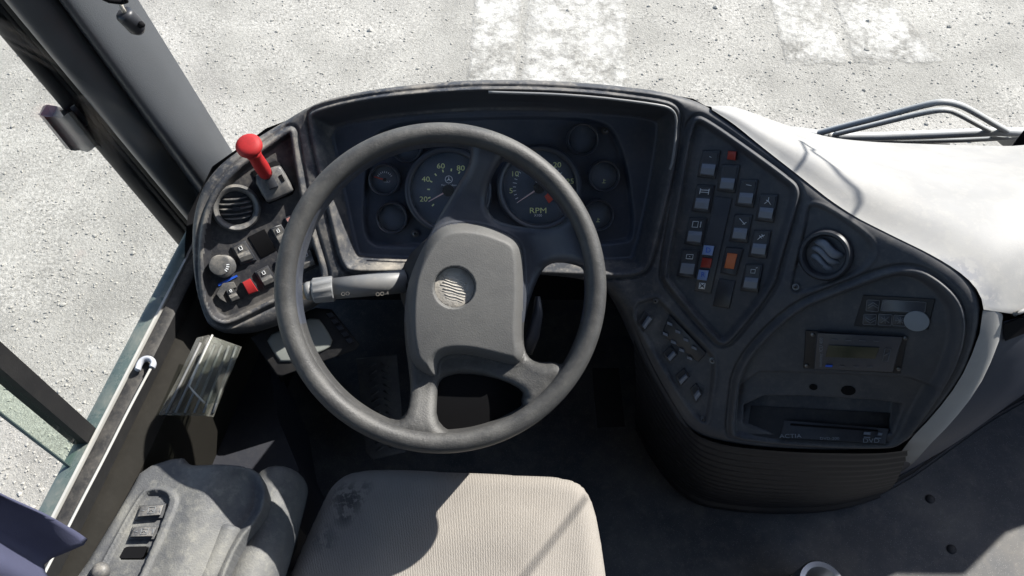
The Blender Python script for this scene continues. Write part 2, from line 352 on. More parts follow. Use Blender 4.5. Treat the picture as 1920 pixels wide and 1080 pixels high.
def rdep(v): return .012 * (.35 + .65 * ss(v, VB, VT)) + .012 * ss(v, VB, VB2) + .026 * np.clip((v - VB) / (VT - VB), 0, 1.3)
def bump1(d, c, w): return np.exp(-((d - c) / w) ** 2)
def dash_h(u, v):
    d = sF.d(u, v); R = .028; x = np.clip(R - d, 0, R); h = -(R - np.sqrt(np.maximum(R * R - x * x, 0)))
    d = sL.d(u, v); h = h + .0040 * bump1(d, .004, .0045) - .0045 * bump1(d, -.0035, .0024) - .014 * ss(d, .008, .012)
    d1, d2, d3 = sK1.d(u, v), sK2.d(u, v), sK3.d(u, v)
    h = h + .004 * bump1(d1, 0, .004) - .0050 * bump1(d1, -.0075, .0026) - .034 * ss(d1, .002, .024) - .006 * ss(d2, -.002, .003) - .016 * ss(d3, -.003, .004)
    d = sS.d(u, v); h = h + .0050 * bump1(d, .003, .0034) - .0045 * bump1(d, -.0042, .0024) - .008 * ss(d, .005, .010)
    d = sV.d(u, v); h = h - .0045 * ss(d, 0, .003) + .0015 * bump1(d, -.003, .002)
    d = sR.d(u, v); h = h + .0050 * bump1(d, .003, .0038) - .0045 * bump1(d, -.0042, .0024) - .012 * ss(d, .007, .012) * (.35 + .65 * ss(v, VB, VT))
    h = h - .012 * ss(sRP.d(u, v), 0, .003) * ss(v, VB, VB2) - .026 * np.clip((v - VB) / (VT - VB), 0, 1.3) * ss(sRD.d(u, v), 0, .004)
    d = sP.d(u, v); h = h - .005 * ss(d, 0, .004) + .002 * bump1(d, -.003, .003)
    return h
def dash_pos(u, v):
    n = wrap(u, v) + hood(u, v) * (1 - ss(sK1.d(u, v), -.004, .014)) + dash_h(u, v)
    return DO + u[:, None] * DU + v[:, None] * DV + n[:, None] * DN

# ================================================================== SETTING
GZ = -0.95
gm = bpy.data.materials.new('gritty_asphalt'); gm.use_nodes = True
def ground_nodes(m, white=False):
    n = m.node_tree; N = n.nodes; L = n.links; b = N['Principled BSDF']; ge = N.new('ShaderNodeNewGeometry'); co = ge.outputs['Position']
    def noise(sc, det=5, r=.65):
        x = N.new('ShaderNodeTexNoise'); x.inputs['Scale'].default_value = sc; x.inputs['Detail'].default_value = det; x.inputs['Roughness'].default_value = r; L.new(co, x.inputs['Vector']); return x.outputs['Fac']
    def vor(sc):
        x = N.new('ShaderNodeTexVoronoi'); x.inputs['Scale'].default_value = sc; L.new(co, x.inputs['Vector']); return x
    def rng(s, a, c, lo=0., hi=1.):
        x = N.new('ShaderNodeMapRange'); x.inputs[1].default_value = a; x.inputs[2].default_value = c; x.inputs[3].default_value = lo; x.inputs[4].default_value = hi; L.new(s, x.inputs[0]); return x.outputs[0]
    def mix(f, a, c):
        x = N.new('ShaderNodeMix'); x.data_type = 'RGBA'; L.new(f, x.inputs[0])
        for s, v in ((6, a), (7, c)):
            if isinstance(v, tuple): x.inputs[s].default_value = (*v, 1)
            else: L.new(v, x.inputs[s])
        return x.outputs[2]
    c = mix(rng(noise(2.2, 7, .62), .38, .62), (.262, .254, .230), (.43, .418, .382))
    c = mix(rng(noise(60, 4, .7), .40, .62), mix(rng(noise(5, 3), .3, .7), (.19, .185, .168), (.30, .292, .265)), c)
    v = vor(95); f = rng(v.outputs['Distance'], .22, .12)
    c = mix(f, c, (.17, .165, .155))
    v2 = vor(150); c = mix(rng(v2.outputs['Distance'], .25, .15), c, (.46, .45, .42))
    if white: 
        c = mix(rng(noise(7, 7, .75), .44, .60), (.53, .52, .485), c)
    L.new(c, b.inputs['Base Color']); b.inputs['Roughness'].default_value = .9; b.inputs['Specular IOR Level'].default_value = .2
    bn = N.new('ShaderNodeBump'); bn.inputs['Strength'].default_value = .9; bn.inputs['Distance'].default_value = .007; L.new(noise(95, 5, .75), bn.inputs['Height']); L.new(bn.outputs[0], b.inputs['Normal'])
ground_nodes(gm)
wm = bpy.data.materials.new('worn_white_paint'); wm.use_nodes = True; ground_nodes(wm, True)
def paint_alpha(m):
    n = m.node_tree; N = n.nodes; L = n.links; b = N['Principled BSDF']
    at = N.new('ShaderNodeAttribute'); at.attribute_name = 'inner'; ge = N.new('ShaderNodeNewGeometry')
    nz = N.new('ShaderNodeTexNoise'); nz.inputs['Scale'].default_value = 22; nz.inputs['Detail'].default_value = 8; nz.inputs['Roughness'].default_value = .75; L.new(ge.outputs['Position'], nz.inputs['Vector'])
    ad = N.new('ShaderNodeMath'); ad.operation = 'MULTIPLY_ADD'; ad.inputs[1].default_value = .34; L.new(at.outputs['Fac'], ad.inputs[0]); L.new(nz.outputs['Fac'], ad.inputs[2])
    mr = N.new('ShaderNodeMapRange'); mr.inputs[1].default_value = .55; mr.inputs[2].default_value = .92; L.new(ad.outputs[0], mr.inputs[0]); L.new(mr.outputs[0], b.inputs['Alpha'])
paint_alpha(wm)
S = 150
structure(mesh('ground', [(-S, -S, GZ), (S, -S, GZ), (S, S, GZ), (-S, S, GZ)], [(0, 1, 2, 3)], gm, smooth=False))
def marking(poly):
    q = []
    for (ax, ay), (bx_, by_) in zip(poly, poly[1:] + poly[:1]):
        for t in np.linspace(0, 1, 26)[:-1]: q.append((ax + (bx_ - ax) * t + RNG.normal(0, .8), ay + (by_ - ay) * t + RNG.normal(0, .8)))
    q = np.array(q); c = q.mean(0); rs = [c + (q - c) * f for f in (1.0, .93, .80, .45)]
    v, f = rings([[on_z(x, y, GZ + .004) for x, y in r] for r in rs], cap0=False)
    o = structure(mesh('painted_marking', v, f, wm, smooth=False)); at = o.data.attributes.new('inner', 'FLOAT', 'POINT'); n = len(q)
    at.data.foreach_set('value', np.repeat([0., .55, .9, 1.], n))
marking([(893, -40), (985, -40), (967, 170), (872, 170)])
marking([(990, -40), (1176, -40), (1192, 200), (972, 200)])
marking([(1432, -40), (1530, -40), (1596, 122), (1474, 122)])
marking([(1548, -40), (1650, -40), (1772, 118), (1604, 122)])
# loose stones (nobody could count them)
def stones():
    ico = bmesh.new(); bmesh.ops.create_icosphere(ico, subdivisions=1, radius=1); ico.verts.ensure_lookup_table()
    bv = np.array([v.co for v in ico.verts]); bf = np.array([[v.index for v in f.verts] for f in ico.faces]); ico.free()
    n = 11000; pts = []
    while len(pts) < n:
        px, py = RNG.uniform(-40, 1960), RNG.uniform(-40, 1040)
        if py > 320 and px > 480: continue
        pts.append(on_z(px, py, GZ))
    pts = np.array(pts); s = .0016 + .0045 * RNG.random(n) ** 3 + .007 * (RNG.random(n) > .992)
    V = bv[None] * RNG.uniform(.65, 1.35, (n, len(bv), 1)) * s[:, None, None] * np.array([1.2, 1, .6]) + pts[:, None] + np.array([0, 0, 1]) * s[:, None, None] * .3
    F = (bf[None] + (np.arange(n) * len(bv))[:, None, None]).reshape(-1, 3)
    return mesh('loose_stones', V.reshape(-1, 3), F, mat('stone_grey', (.33, .32, .29), .9, .2, None, (60, .4, .003)), smooth=False)
st = stones(); st['kind'] = 'stuff'; st['label'] = 'loose grey grit and small stones over the asphalt'; st['category'] = 'gravel'
# inner shell of the bus
def wallx(y): return -.56 - .2 * (.76 - y)
structure(mesh('floor', [(-.75, -1.5, 0), (1.85, -1.5, 0), (1.85, 1.12, 0), (-.75, 1.12, 0)], [(0, 1, 2, 3)], 'floor', smooth=False))
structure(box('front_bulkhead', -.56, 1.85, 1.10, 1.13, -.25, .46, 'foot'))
structure(mesh('side_wall', [(wallx(y) - .03, y, z) for y in (-1.5, .98) for z in (-.3, .585)] + [(wallx(y), y, z) for y in (-1.5, .98) for z in (-.3, .585)],
    [(0, 1, 3, 2), (4, 5, 7, 6), (1, 3, 7, 5), (0, 2, 6, 4), (0, 1, 5, 4), (2, 3, 7, 6)], 'brown', smooth=False))
structure(box('right_wall', 1.85, 1.88, -1.5, 1.1, -.3, .55, 'body'))
cpx = np.linspace(1.0, 1.85, 14); cpz = .74 + .25 * ss(cpx, 1.0, 1.75)  # added unseen panel; its top is shaped to shade the floor
structure(mesh('floor_shade_panel', [(x, y, z) for y in (1.085, 1.11) for x, zt in zip(cpx, cpz) for z in (.44, zt)], [(2 * i + b, 2 * i + 2 + b, 2 * i + 3 + b, 2 * i + 1 + b) for b in (0, 28) for i in range(13)] + [(2 * i + 1, 2 * i + 3, 2 * i + 31, 2 * i + 29) for i in range(13)], 'body', smooth=False))
structure(box('roof', -.95, 1.88, -1.5, .84, 2.22, 2.26, 'body'))
structure(box('rear_partition', -.95, 1.88, -1.53, -1.5, -.3, 2.25, 'body'))

# ================================================================== DASHBOARD
dash = empty('dashboard', (0, .9, 0), 'dusty charcoal dashboard with gauges and switch panels wrapped round the steering wheel', 'dashboard')
us = np.arange(-.56, .86, .0019); vs = np.arange(-.62, .22, .0019)
P, Fc, UV = heightfield(us, vs, sF.d, dash_pos, skirt=-DN * .12)
cu = UV[Fc].mean(1); dL = sL.d(cu[:, 0], cu[:, 1]) > .008; dK = sK2.d(cu[:, 0], cu[:, 1]) > .0
def sub(P, F, sel):
    f = F[sel]; ids, inv = np.unique(f, return_inverse=True); return P[ids], inv.reshape(f.shape)
def submesh(name, sel, m): 
    v, f = sub(P, Fc, sel); return mesh(name, v, f, m, dash)
submesh('dash_moulding', ~(dL | dK), 'dash'); submesh('side_switch_panel', dL, 'leftpanel'); submesh('instrument_panel', dK, 'panel')
# pale top deck and the moulding under it
top_e = [(1335,206),(1375,232),(1414,265),(1492,327),(1582,398),(1673,444),(1752,482),(1811,520),(1838,553),(1843,582)]
E = np.array([dpt(x, y, -.0075) for x, y in top_e]); E = resample(chaikin(E, 2, False), 34)
LOFF = np.array([.046, .004, -.040])

line = np.array([E[-1], E[-1] + np.array([.052, -.004, -.010]), (.80, .615, .775), (.98, .715, .77), (1.35, .88, .76), (1.85, 1.03, .75)]); line = resample(chaikin(line, 2, False), 26)[1:]
Efull = np.vstack([E, line])
G = [on_plane(x, y, (0, 1.0, 0), np.array([0, 1.0, 0])) for x, y in [(1345,194),(1372,198),(1405,209),(1450,226),(1500,243),(1560,259),(1630,266),(1700,269),(1800,272),(1920,275)]] + [np.array([1.25, 1.03, .70]), np.array([1.85, 1.08, .70])]
G = np.array(G); G[0] = E[0] + np.array([.0, .03, -.02]); Gf = chaikin(G, 1, False); Gf = resample(Gf, len(Efull))
W = []; RR = np.r_[np.zeros(len(E)), .045 * ss(np.arange(1, len(line) + 1), 0, 7)]
for a, b, rr in zip(Efull, Gf, RR):
    row = []; Lr = np.linalg.norm(b - a)
    for t in np.r_[0, .004, .012, .03, .06, np.linspace(.1, 1, 16)]:
        q = a * (1 - t) + b * t; q = q + np.array([0, 0, 1]) * (.034 * float(ss(np.array(t), -.02, .17)) ** .8 * (1 - float(ss(np.array(t), .25, 1.0))) * min(1, np.linalg.norm(b - a) / .3))
        if rr > 1e-4: x_ = max(0, rr - t * Lr); q = q - np.array([0, 0, 1]) * (rr - math.sqrt(max(0, rr * rr - x_ * x_)))
        row.append(q)
    W.append(row)
v1, f1 = grid(W); mesh('dash_top', v1, f1, 'deck', dash)
cw = np.vstack([[dpt(x, y, -.10) for x, y in [(345, 520), (347, 450), (352, 405), (398, 312), (500, 240), (680, 172), (920, 150), (1180, 164), (1300, 185)]], Gf + np.array([0, .003, -.004])])
lowc = np.array([(min(max(p[0], -.55), 1.84), 1.10, .42) for p in cw]); lowc[0] = (-.56, .80, .42); lowc[1] = (-.55, .90, .42); lowc[2] = (-.54, 1.02, .42)
v1, f1 = grid([cw * (1 - t) + lowc * t for t in np.linspace(0, 1, 6)]); mesh('light_seal', v1, f1, 'kick', dash)  # unseen sheet added to keep sun out of the footwell
# wall under the deck edge: left side follows the face outline, top the deck edge, bottom the floor
lf = np.array([dpt(x, y, -.0075) for x, y in [(1843,582),(1841,612),(1830,647),(1801,714),(1748,782),(1696,834)]]); lf = np.vstack([lf, on_z(1640, 925, .02)[None]])
lf = resample(chaikin(lf, 2, False), 25)
bt = np.array([on_z(1640, 925, .0), on_z(1700, 895, 0), on_z(1780, 835, 0), on_z(1850, 785, 0), on_z(1920, 748, 0), (1.5, .95, 0), (1.85, 1.04, 0)]); bt = resample(chaikin(bt, 2, False), 26)
tp = line - np.array([0, 0, 1]) * RR[len(E):, None]; kk = int(np.argmax(line[:, 0] > E[-1][0] + .075))
lw_ = (1 - ss(np.linspace(0, 1, 25), .40, .9))[:, None]; lf0 = lf.copy(); lf = lf0 + LOFF * lw_
tp = resample(np.vstack([lf[:1], tp[kk:]]), 26)
EM = np.array([lf0 + LOFF * lw_ * t + np.array([.5, -.1, .8]) * lw_ * .014 * math.sin(math.pi * t) for t in np.linspace(0, 1, 9)])
v1, f1 = grid(EM[:, :13]); mesh('edge_moulding', v1, f1, 'deck', dash); v1, f1 = grid(EM[:, 12:]); mesh('edge_moulding', v1, f1, 'wallgrey', dash); rtc = np.linspace(tp[-1], bt[-1], 25)  # one moulding in two tones: pale as sunlit, dark as shaded, light painted in
Wl = np.zeros((26, 25, 3))
for i in range(26):
    for j in range(25):
        s, t = i / 25, j / 24
        Wl[i, j] = (1 - s) * lf[j] + s * rtc[j] + (1 - t) * tp[i] + t * bt[i] - ((1 - s) * (1 - t) * tp[0] + s * (1 - t) * tp[-1] + (1 - s) * t * bt[0] + s * t * bt[-1])
v1, f1 = grid(Wl[:, :20]); mesh('lower_moulding', v1, f1, 'wallgrey', dash)
v1, f1 = grid(Wl[:, 19:] + np.array([.3, -.7, 0]) * .004); mesh('skirting', v1, f1, 'kick', dash)
tube('skirting_bead', Wl[:, 23] + np.array([.3, -.7, 0]) * .006, .006, 'kick', dash, 8)
# ribbed kick panel below the radio
tpx = [(1180,610),(1215,690),(1255,760),(1290,814),(1330,830),(1370,840),(1440,847),(1500,851),(1580,853),(1650,853),(1703,846)]
bpx = [(1190,800),(1215,850),(1240,885),(1266,915),(1295,935),(1330,946),(1400,954),(1460,956),(1520,954),(1580,946),(1640,925)]
T = resample(chaikin([dpt(x + (6 if x < 1300 else 0), y - 6, -.011) for x, y in tpx], 2, False), 60); B = resample(chaikin([on_z(x, y, 0) for x, y in bpx], 2, False), 60)
rows = []; outv = np.array([0.1, -1, 0.15])
for t in np.linspace(0, 1, 150):
    rib = .0035 * (0.5 + .5 * math.cos(t * 2 * math.pi * 17)) * (1 if t < .84 else 0) + (.012 * ss(np.array(t), .86, .9) * (1 - ss(np.array(t), .97, 1)))
    rows.append(T * (1 - t) + B * t + outv * rib + outv * (.02 * math.sin(math.pi * t)))
v1, f1 = grid(rows); mesh('kick_panel', v1, f1, 'kick', dash)
# light trim bead over the instruments
tb = chaikin([(916,173),(1080,178),(1235,196),(1262,205),(1270,226),(1262,300),(1256,318)], 2, False)
def dpt_h(x, y, off=0.0):    # on the finished surface (hood included)
    u, v, n = dash_uv(x, y, .02); hh = float(hood(np.array(u), np.array(v))); return dpt(x, y, hh + off)
tube('trim_bead', [dpt_h(x, y, .006) for x, y in tb], .0022, 'stalk', dash, 8)

# ------------------------------------------------------------------ gauges
PXM = 1500 / 1.34
OFFC = -.052
def star(Mx, r, m, parent):
    o, x, y, n = Mx; V = []; Fs = []
    th = np.linspace(0, 2 * math.pi, 28, endpoint=False)
    for rr in (r, r * .86):
        for a in th: V.append(o + rr * (math.cos(a) * x + math.sin(a) * y))
    for k in range(28): Fs.append((k, (k + 1) % 28, 28 + (k + 1) % 28, 28 + k))
    for k in range(3):
        a = math.pi / 2 + k * 2 * math.pi / 3; b0 = len(V)
        V += [o + r * .88 * (math.cos(a) * x + math.sin(a) * y)] + [o + r * .16 * (math.cos(a + q) * x + math.sin(a + q) * y) for q in (1.05, -1.05)] + [o + 0 * x]
        Fs += [(b0, b0 + 1, b0 + 3), (b0, b0 + 3, b0 + 2)]
    return mesh('emblem', V, Fs, m, parent, smooth=False)
def gauge(name, px, py, rpx, ink=None):
    Mx = dframe(px, py, OFFC); o, x, y, n = Mx; r = rpx / PXM
    g = lathe(name, [(r * .93, .0005), (r * .93, .010), (r * .97, .0135), (r * 1.03, .0145), (r * 1.08, .012), (r * 1.1, -.004)], Mx, 'ring', dash, 48, cap1=False)
    lathe('dial_face', [(r * .95, .0), (r * .95, .001), (r * .9, .002)], Mx, 'dial', g, 48)
    lathe('lens', [(r * .95, .0092), (r * .6, .0100), (r * .1, .0102)], Mx, 'lens', g, 48)
    return g, (o + n * .0028, x, y, n), r
def gp(Mx, px, py, cx, cy):   # pixel offset -> point on the dial
    o, x, y, n = Mx; return o + (px - cx) / PXM * x - (py - cy) / PXM * y
def tick(Mx, p, d, ln, w, m, parent, name='tick_mark'):
    o, x, y, n = Mx; d = nrm(d); s = np.cross(n, d)
    return mesh(name, [p - d * ln / 2 - s * w / 2, p + d * ln / 2 - s * w / 2, p + d * ln / 2 + s * w / 2, p - d * ln / 2 + s * w / 2], [(0, 1, 2, 3)], m, parent, smooth=False)
def needle(Mx, tip_px, tip_py, cx, cy, m, parent, hubr=.010):
    o, x, y, n = Mx; tip = gp(Mx, tip_px, tip_py, cx, cy); d = nrm(tip - o); s = np.cross(n, d); a = o + n * .003; t = tip + n * .003
    mesh('needle', [a - s * .0016, t - s * .0006, t + s * .0006, a + s * .0016, a + n * .0015, t + n * .0008], [(0, 1, 5, 4), (4, 5, 2, 3), (0, 3, 2, 1), (1, 2, 5), (0, 4, 3)], m, parent, smooth=False)
    lathe('needle_hub', [(hubr, .001), (hubr, .004), (hubr * .7, .0055)], (o, x, y, n), 'black', parent, 24)
cx, cy = 841, 357; g, Mx, r = gauge('speedometer', cx, cy, 77)
for s, (a, b) in {'20': (793, 374), '40': (798, 336), '60': (827, 311), '80': (865, 315), '100': (893, 336), '120': (900, 372)}.items():
    text('numeral', s, .0125, (gp(Mx, a, b, cx, cy),) + Mx[1:], 'print', g, sxy=(1.15, 1))
for a, b in [(811, 385), (804, 371), (803, 355), (808, 340), (817, 327), (831, 320), (847, 318), (862, 323), (875, 334), (883, 350)]:
    q = gp(Mx, a, b, cx, cy); tick(Mx, q, Mx[0] - q, .0045, .0022, 'print', g)
star((gp(Mx, 842, 336, cx, cy),) + Mx[1:], .0065, 'whiteprint', g); text('lettering', 'Mercedes-Benz', .0042, (gp(Mx, 842, 347, cx, cy),) + Mx[1:], 'whiteprint', g)
needle(Mx, 803, 378, cx, cy, 'needle', g)
cx, cy = 1011, 352; g, Mx, r = gauge('rev_counter', cx, cy, 75)
for s, (a, b) in {'5': (957, 358), '10': (964, 326), '15': (1000, 303), '20': (1045, 309), '25': (1070, 340)}.items():
    text('numeral', s, .0125, (gp(Mx, a, b, cx, cy),) + Mx[1:], 'print', g, sxy=(1.15, 1))
for k in range(27):
    a = math.radians(214 - k * 9); rr = .0425; q = Mx[0] + rr * (math.cos(a) * Mx[1] + math.sin(a) * Mx[2]); tick(Mx, q, Mx[0] - q, .005 if k % 5 else .007, .0011, 'whiteprint', g)
def sector(Mx, r0, r1, a0, a1, m, parent, name):
    th = np.radians(np.linspace(a0, a1, 9)); o, x, y, n = Mx; o = o + n * .0004
    P2 = [[o + rr * (math.cos(t) * x + math.sin(t) * y) for rr in (r0, r1)] for t in th]; v, f = grid(P2); return mesh(name, v, f, m, parent, smooth=False)
sector(Mx, .018, .034, 104, 126, 'green', g, 'green_band'); sector(Mx, .017, .031, -58, -24, 'redneedle', g, 'red_band')
text('lettering', 'RPM', .0135, (gp(Mx, 1009, 396, cx, cy),) + Mx[1:], 'print', g, sxy=(1.2, 1)); text('lettering', 'X100', .0062, (gp(Mx, 1009, 405, cx, cy),) + Mx[1:], 'whiteprint', g)
star((gp(Mx, 1009, 337, cx, cy),) + Mx[1:], .0055, 'whiteprint', g)
needle(Mx, 969, 380, cx, cy, 'needle', g)
cx, cy = 722, 337; g, Mx, r = gauge('voltmeter', cx, cy, 28)
for k in range(9):
    a = math.radians(150 - k * 15); q = Mx[0] + .013 * (math.cos(a) * Mx[1] + math.sin(a) * Mx[2]); tick(Mx, q, Mx[0] - q, .003, .001, 'whiteprint', g)
text('lettering', 'VOLT', .0048, (gp(Mx, 726, 341, cx, cy),) + Mx[1:], 'whiteprint', g); needle(Mx, 708, 339, cx + 6, cy + 8, 'redneedle', g, .003)
for a, b in [(736, 408), (763, 275), (1092, 262), (1132, 330), (1121, 403)]:
    g, Mx, r = gauge('small_gauge', a, b, 28)
    for k in range(7):
        an = math.radians(160 - k * 23); q = Mx[0] + r * .7 * (math.cos(an) * Mx[1] + math.sin(an) * Mx[2]); tick(Mx, q, Mx[0] - q, .003, .0008, 'dial' if (a, b) == (736, 408) else 'panel', g)
    if a > 1000 and b > 300:
        tick(Mx, gp(Mx, a, b + 13, a, b), Mx[1], .006, .0008, 'print', g); tick(Mx, gp(Mx, a, b + 9, a, b), Mx[2], .006, .0009, 'print', g); tick(Mx, gp(Mx, a + 2, b + 8, a, b), Mx[1], .003, .0008, 'print', g)
def screw(px, py, off, r=.0045):
    Mx = dframe(px, py, off); s = lathe('screw', [(r * 1.5, 0), (r * 1.5, .0008), (r, .0008), (r, .0022), (r * .8, .003)], Mx, 'screwm', dash, 20)
    for d in (Mx[1], Mx[2]): tick(Mx, Mx[0] + Mx[3] * .0032, d + .2 * Mx[1], r * 1.1, .0012, 'black', s, 'slot')
screw(778, 438, OFFC); screw(1135, 245, OFFC); screw(1492, 538, 0, .0035); screw(1229, 564, 0, .0035); screw(1336, 676, 0, .0035); screw(1318, 786, -.004, .0035)

# ------------------------------------------------------------------ rocker switches
def lerpq(q, u, v):
    q = np.asarray(q, float); return (q[0] * (1 - u) + q[1] * u) * (1 - v) + (q[3] * (1 - u) + q[2] * u) * v
def rocker(q, base, icon=None, flat=False, body='switch', nose='rocker', rise=.011):
    """q: four pixel corners TL TR BR BL of the bezel"""
    s = plate('rocker_switch', dpt, chaikin([lerpq(q, a, b) for a, b in ((0, 0), (1, 0), (1, 1), (0, 1))], 0), base - .003, base + .003, 2.5, body, dash)
    u0, u1 = .13, .87
    prof = [(.08, .001), (.08, .005), (.46, .0035), (.50, .0045), (.62, rise if not flat else .006), (.66, rise + .0005 if not flat else .006), (.86, rise * .85 if not flat else .004), (.91, .001)]
    P2 = [[dpt(*lerpq(q, u, v), base + h) for u in np.linspace(u0, u1, 5)] for v, h in prof]
    v1, f1 = grid(P2); n = len(prof)
    base_i = len(v1); side = [dpt(*lerpq(q, u, v), base) for u in (u0, u1) for v, h in prof]; v1 = np.vstack([v1, side])
    for k, cidx in ((0, 0), (1, 4)):
        for i in range(n - 1): f1.append((i * 5 + cidx, (i + 1) * 5 + cidx, base_i + k * n + i + 1, base_i + k * n + i))
    r_ = auto(mesh('rocker', v1, f1, nose, s), 25)
    if nose == 'rocker':
        r_.data.materials.append(M['switch'])
        for fi in range(12): r_.data.polygons[fi].material_index = 1
    if not flat:   # fine grip ridges on the raised half
        for vv in (.56, .58, .60):
            a = dpt(*lerpq(q, u0 + .06, vv), base + rise * (.4 + (vv - .5) * 4.6)); b = dpt(*lerpq(q, u1 - .06, vv), base + rise * (.4 + (vv - .5) * 4.6)); tube('grip_ridge', [a, (a + b) / 2, b], .0004, nose, r_, 5)
    if icon:
        for seg in icon:
            pts = [dpt(*lerpq(q, .2 + .6 * a, .12 + .26 * b), base + .0056) for a, b in seg]
            if len(pts) == 2: pts = [pts[0], (pts[0] + pts[1]) / 2, pts[1]]
            tube('icon', pts, .0006, 'whiteprint', s, 4)
    return s
def cr(x, y): return (1250 + x / 3.178, 260 + y / 3.178)
ICON = {4: [[(.5, 0), (.5, .5), (.8, 1)], [(.3, .4), (.5, .5)], [(.5, .5), (.2, .9)]], 5: [[(.1, .1), (.1, .9)], [(.9, .1), (.9, .9)], [(.1, .3), (.9, .3)], [(.1, .6), (.9, .6)]], 6: [[(.2, .1), (.8, .9)], [(.6, .9), (.9, .6)]],
        7: [[(.1, .1), (.6, .1), (.6, .9), (.1, .9), (.1, .1)], [(.85, .1), (.85, .9)]], 8: [[(.2, .9), (.5, .4), (.8, .2)], [(.3, .3), (.6, .7)], [(.5, .1), (.7, .5)]], 9: [[(.2, .2), (.8, .2), (.8, .8), (.2, .8), (.2, .2)], [(.45, .5), (.55, .5)]], 10: [[(.3, .3), (.7, .3), (.7, .8), (.3, .8), (.3, .3)], [(.7, .1), (.85, 0)]], 1: [[(.4, .4), (.6, .5)]], 3: [[(.3, .3), (.8, .4)]]}
for k, (x, y) in enumerate([(215, 68), (330, 152), (440, 240), (560, 328), (180, 272), (405, 450), (135, 468), (518, 543), (92, 660), (470, 745)], 1):
    q = [cr(x, y), cr(x + 106, y + 4), cr(x + 76, y + 172), cr(x - 34, y + 160)]
    rocker(q, -.0065, ICON.get(k), flat=(k == 9))
def quad(name, q, o0, o1, m, bev=1.2, parent=dash, f=cr): return plate(name, dpt, [f(*c) for c in q], o0, o1, bev, m, parent)
ipan = quad('lamp_strip', [(290, 345), (388, 356), (262, 922), (165, 905)], -.008, -.004, 'switch')
l1 = quad('indicator_lamp', [(222, 634), (285, 640), (272, 697), (210, 690)], -.006, .001, 'bluelens'); text('letter', 'D', .012, dframe(*cr(247, 666), .0014), 'blue', l1, rot=-.1)
quad('indicator_lamp', [(213, 708), (273, 714), (260, 772), (200, 766)], -.006, -.001, 'redlens')
l2 = quad('indicator_lamp', [(193, 780), (252, 786), (239, 846), (180, 838)], -.006, .001, 'bluelens'); text('letter', 'R', .012, dframe(*cr(216, 812), .0014), 'blue', l2, rot=-.1)
l3 = quad('symbol_plate', [(195, 857), (233, 860), (227, 897), (189, 893)], -.006, -.002, 'whiteprint')
for a, b in (((200, 862), (224, 892)), ((226, 865), (196, 890)), ((203, 878), (222, 880))): tube('symbol', [dpt(*cr(*a), -.0016), dpt(*cr((a[0] + b[0]) / 2, (a[1] + b[1]) / 2), -.0016), dpt(*cr(*b), -.0016)], .0006, 'black', l3, 4)
am = quad('warning_lamp', [(352, 645), (456, 658), (412, 818), (318, 800)], -.010, -.002, 'switch', 3); quad('amber_lens', [(362, 680), (422, 687), (400, 778), (342, 770)], -.004, .001, 'amber', 1.2, am)
quad('blank_plate', [(312, 835), (410, 848), (374, 1012), (274, 996)], -.010, -.004, 'switch', 2)
quad('red_lamp', [(366, 72), (416, 76), (410, 130), (359, 123)], -.008, .001, 'redlens', 1.5)
# switches and other pieces of the left wing (crop origin 390,420 scale 5.4)
def cl(x, y): return (390 + x / 5.4, 420 + y / 5.4)
LB = -.0135
for q, m_, fl in [([(230, 235), (375, 160), (495, 365), (330, 415)], 'leftsw', 0), ([(470, 487), (605, 415), (710, 595), (570, 652)], 'leftsw', 0), ([(165, 660), (250, 622), (350, 765), (240, 808)], 'leftsw', 0),
                 ([(628, 45), (740, 0), (840, 165), (738, 250)], 'leftsw', 1), ([(770, -60), (870, -110), (960, 60), (860, 110)], 'pink', 1), ([(930, 290), (1040, 240), (1110, 420), (960, 490)], 'leftsw', 0), ([(670, 385), (800, 320), (900, 480), (760, 560)], 'leftsw', 0)]:
    rocker([cl(*c) for c in q], LB + .001, None if m_ == 'pink' else [[(.35, .2), (.65, .2), (.65, .8), (.35, .8), (.35, .2)]], flat=bool(fl), nose=m_, rise=.010)
e_ = quad('red_switch', [(330, 590), (432, 536), (525, 685), (405, 732)], LB, LB + .005, 'switch', 1.5, f=cl); quad('red_rocker', [(345, 592), (425, 550), (508, 680), (412, 715)], LB + .004, LB + .013, 'red', 2, e_, cl)
quad('switch_opening', [(405, 130), (570, 50), (695, 265), (540, 348)], LB - .001, LB + .0012, 'black', .5, f=cl)
quad('blue_mark', [(98, 608), (290, 515), (300, 532), (108, 630)], LB - .001, LB + .0012, 'blue', .3, f=cl)
br = quad('broken_bracket', [(82, 710), (150, 600), (262, 585), (290, 640), (180, 668), (150, 730), (190, 800), (120, 760)], LB, LB + .006, 'leftsw', 1.0, f=cl)
Mk = dframe(*cl(165, 425), LB)
kb = lathe('rotary_knob', [(.0185, 0), (.0185, .006), (.0165, .008)], Mk, 'leftsw', dash, 36)
Mk2 = dframe(*cl(118, 418), LB + .024); lathe('knob_cap', [(.0150, -.018), (.0165, -.002), (.0155, .0005), (.013, .001)], Mk2, 'leftsw', kb, 36)
for k in range(4):
    a = math.radians(-42 + k * 16); c = Mk2[0] + .0125 * (math.cos(a) * Mk2[1] + math.sin(a) * Mk2[2]) + Mk2[3] * .0012
    d = math.cos(a) * Mk2[1] + math.sin(a) * Mk2[2]; tick(Mk2, c, d, .0045, .0015, 'whiteprint', kb, 'pointer_mark')
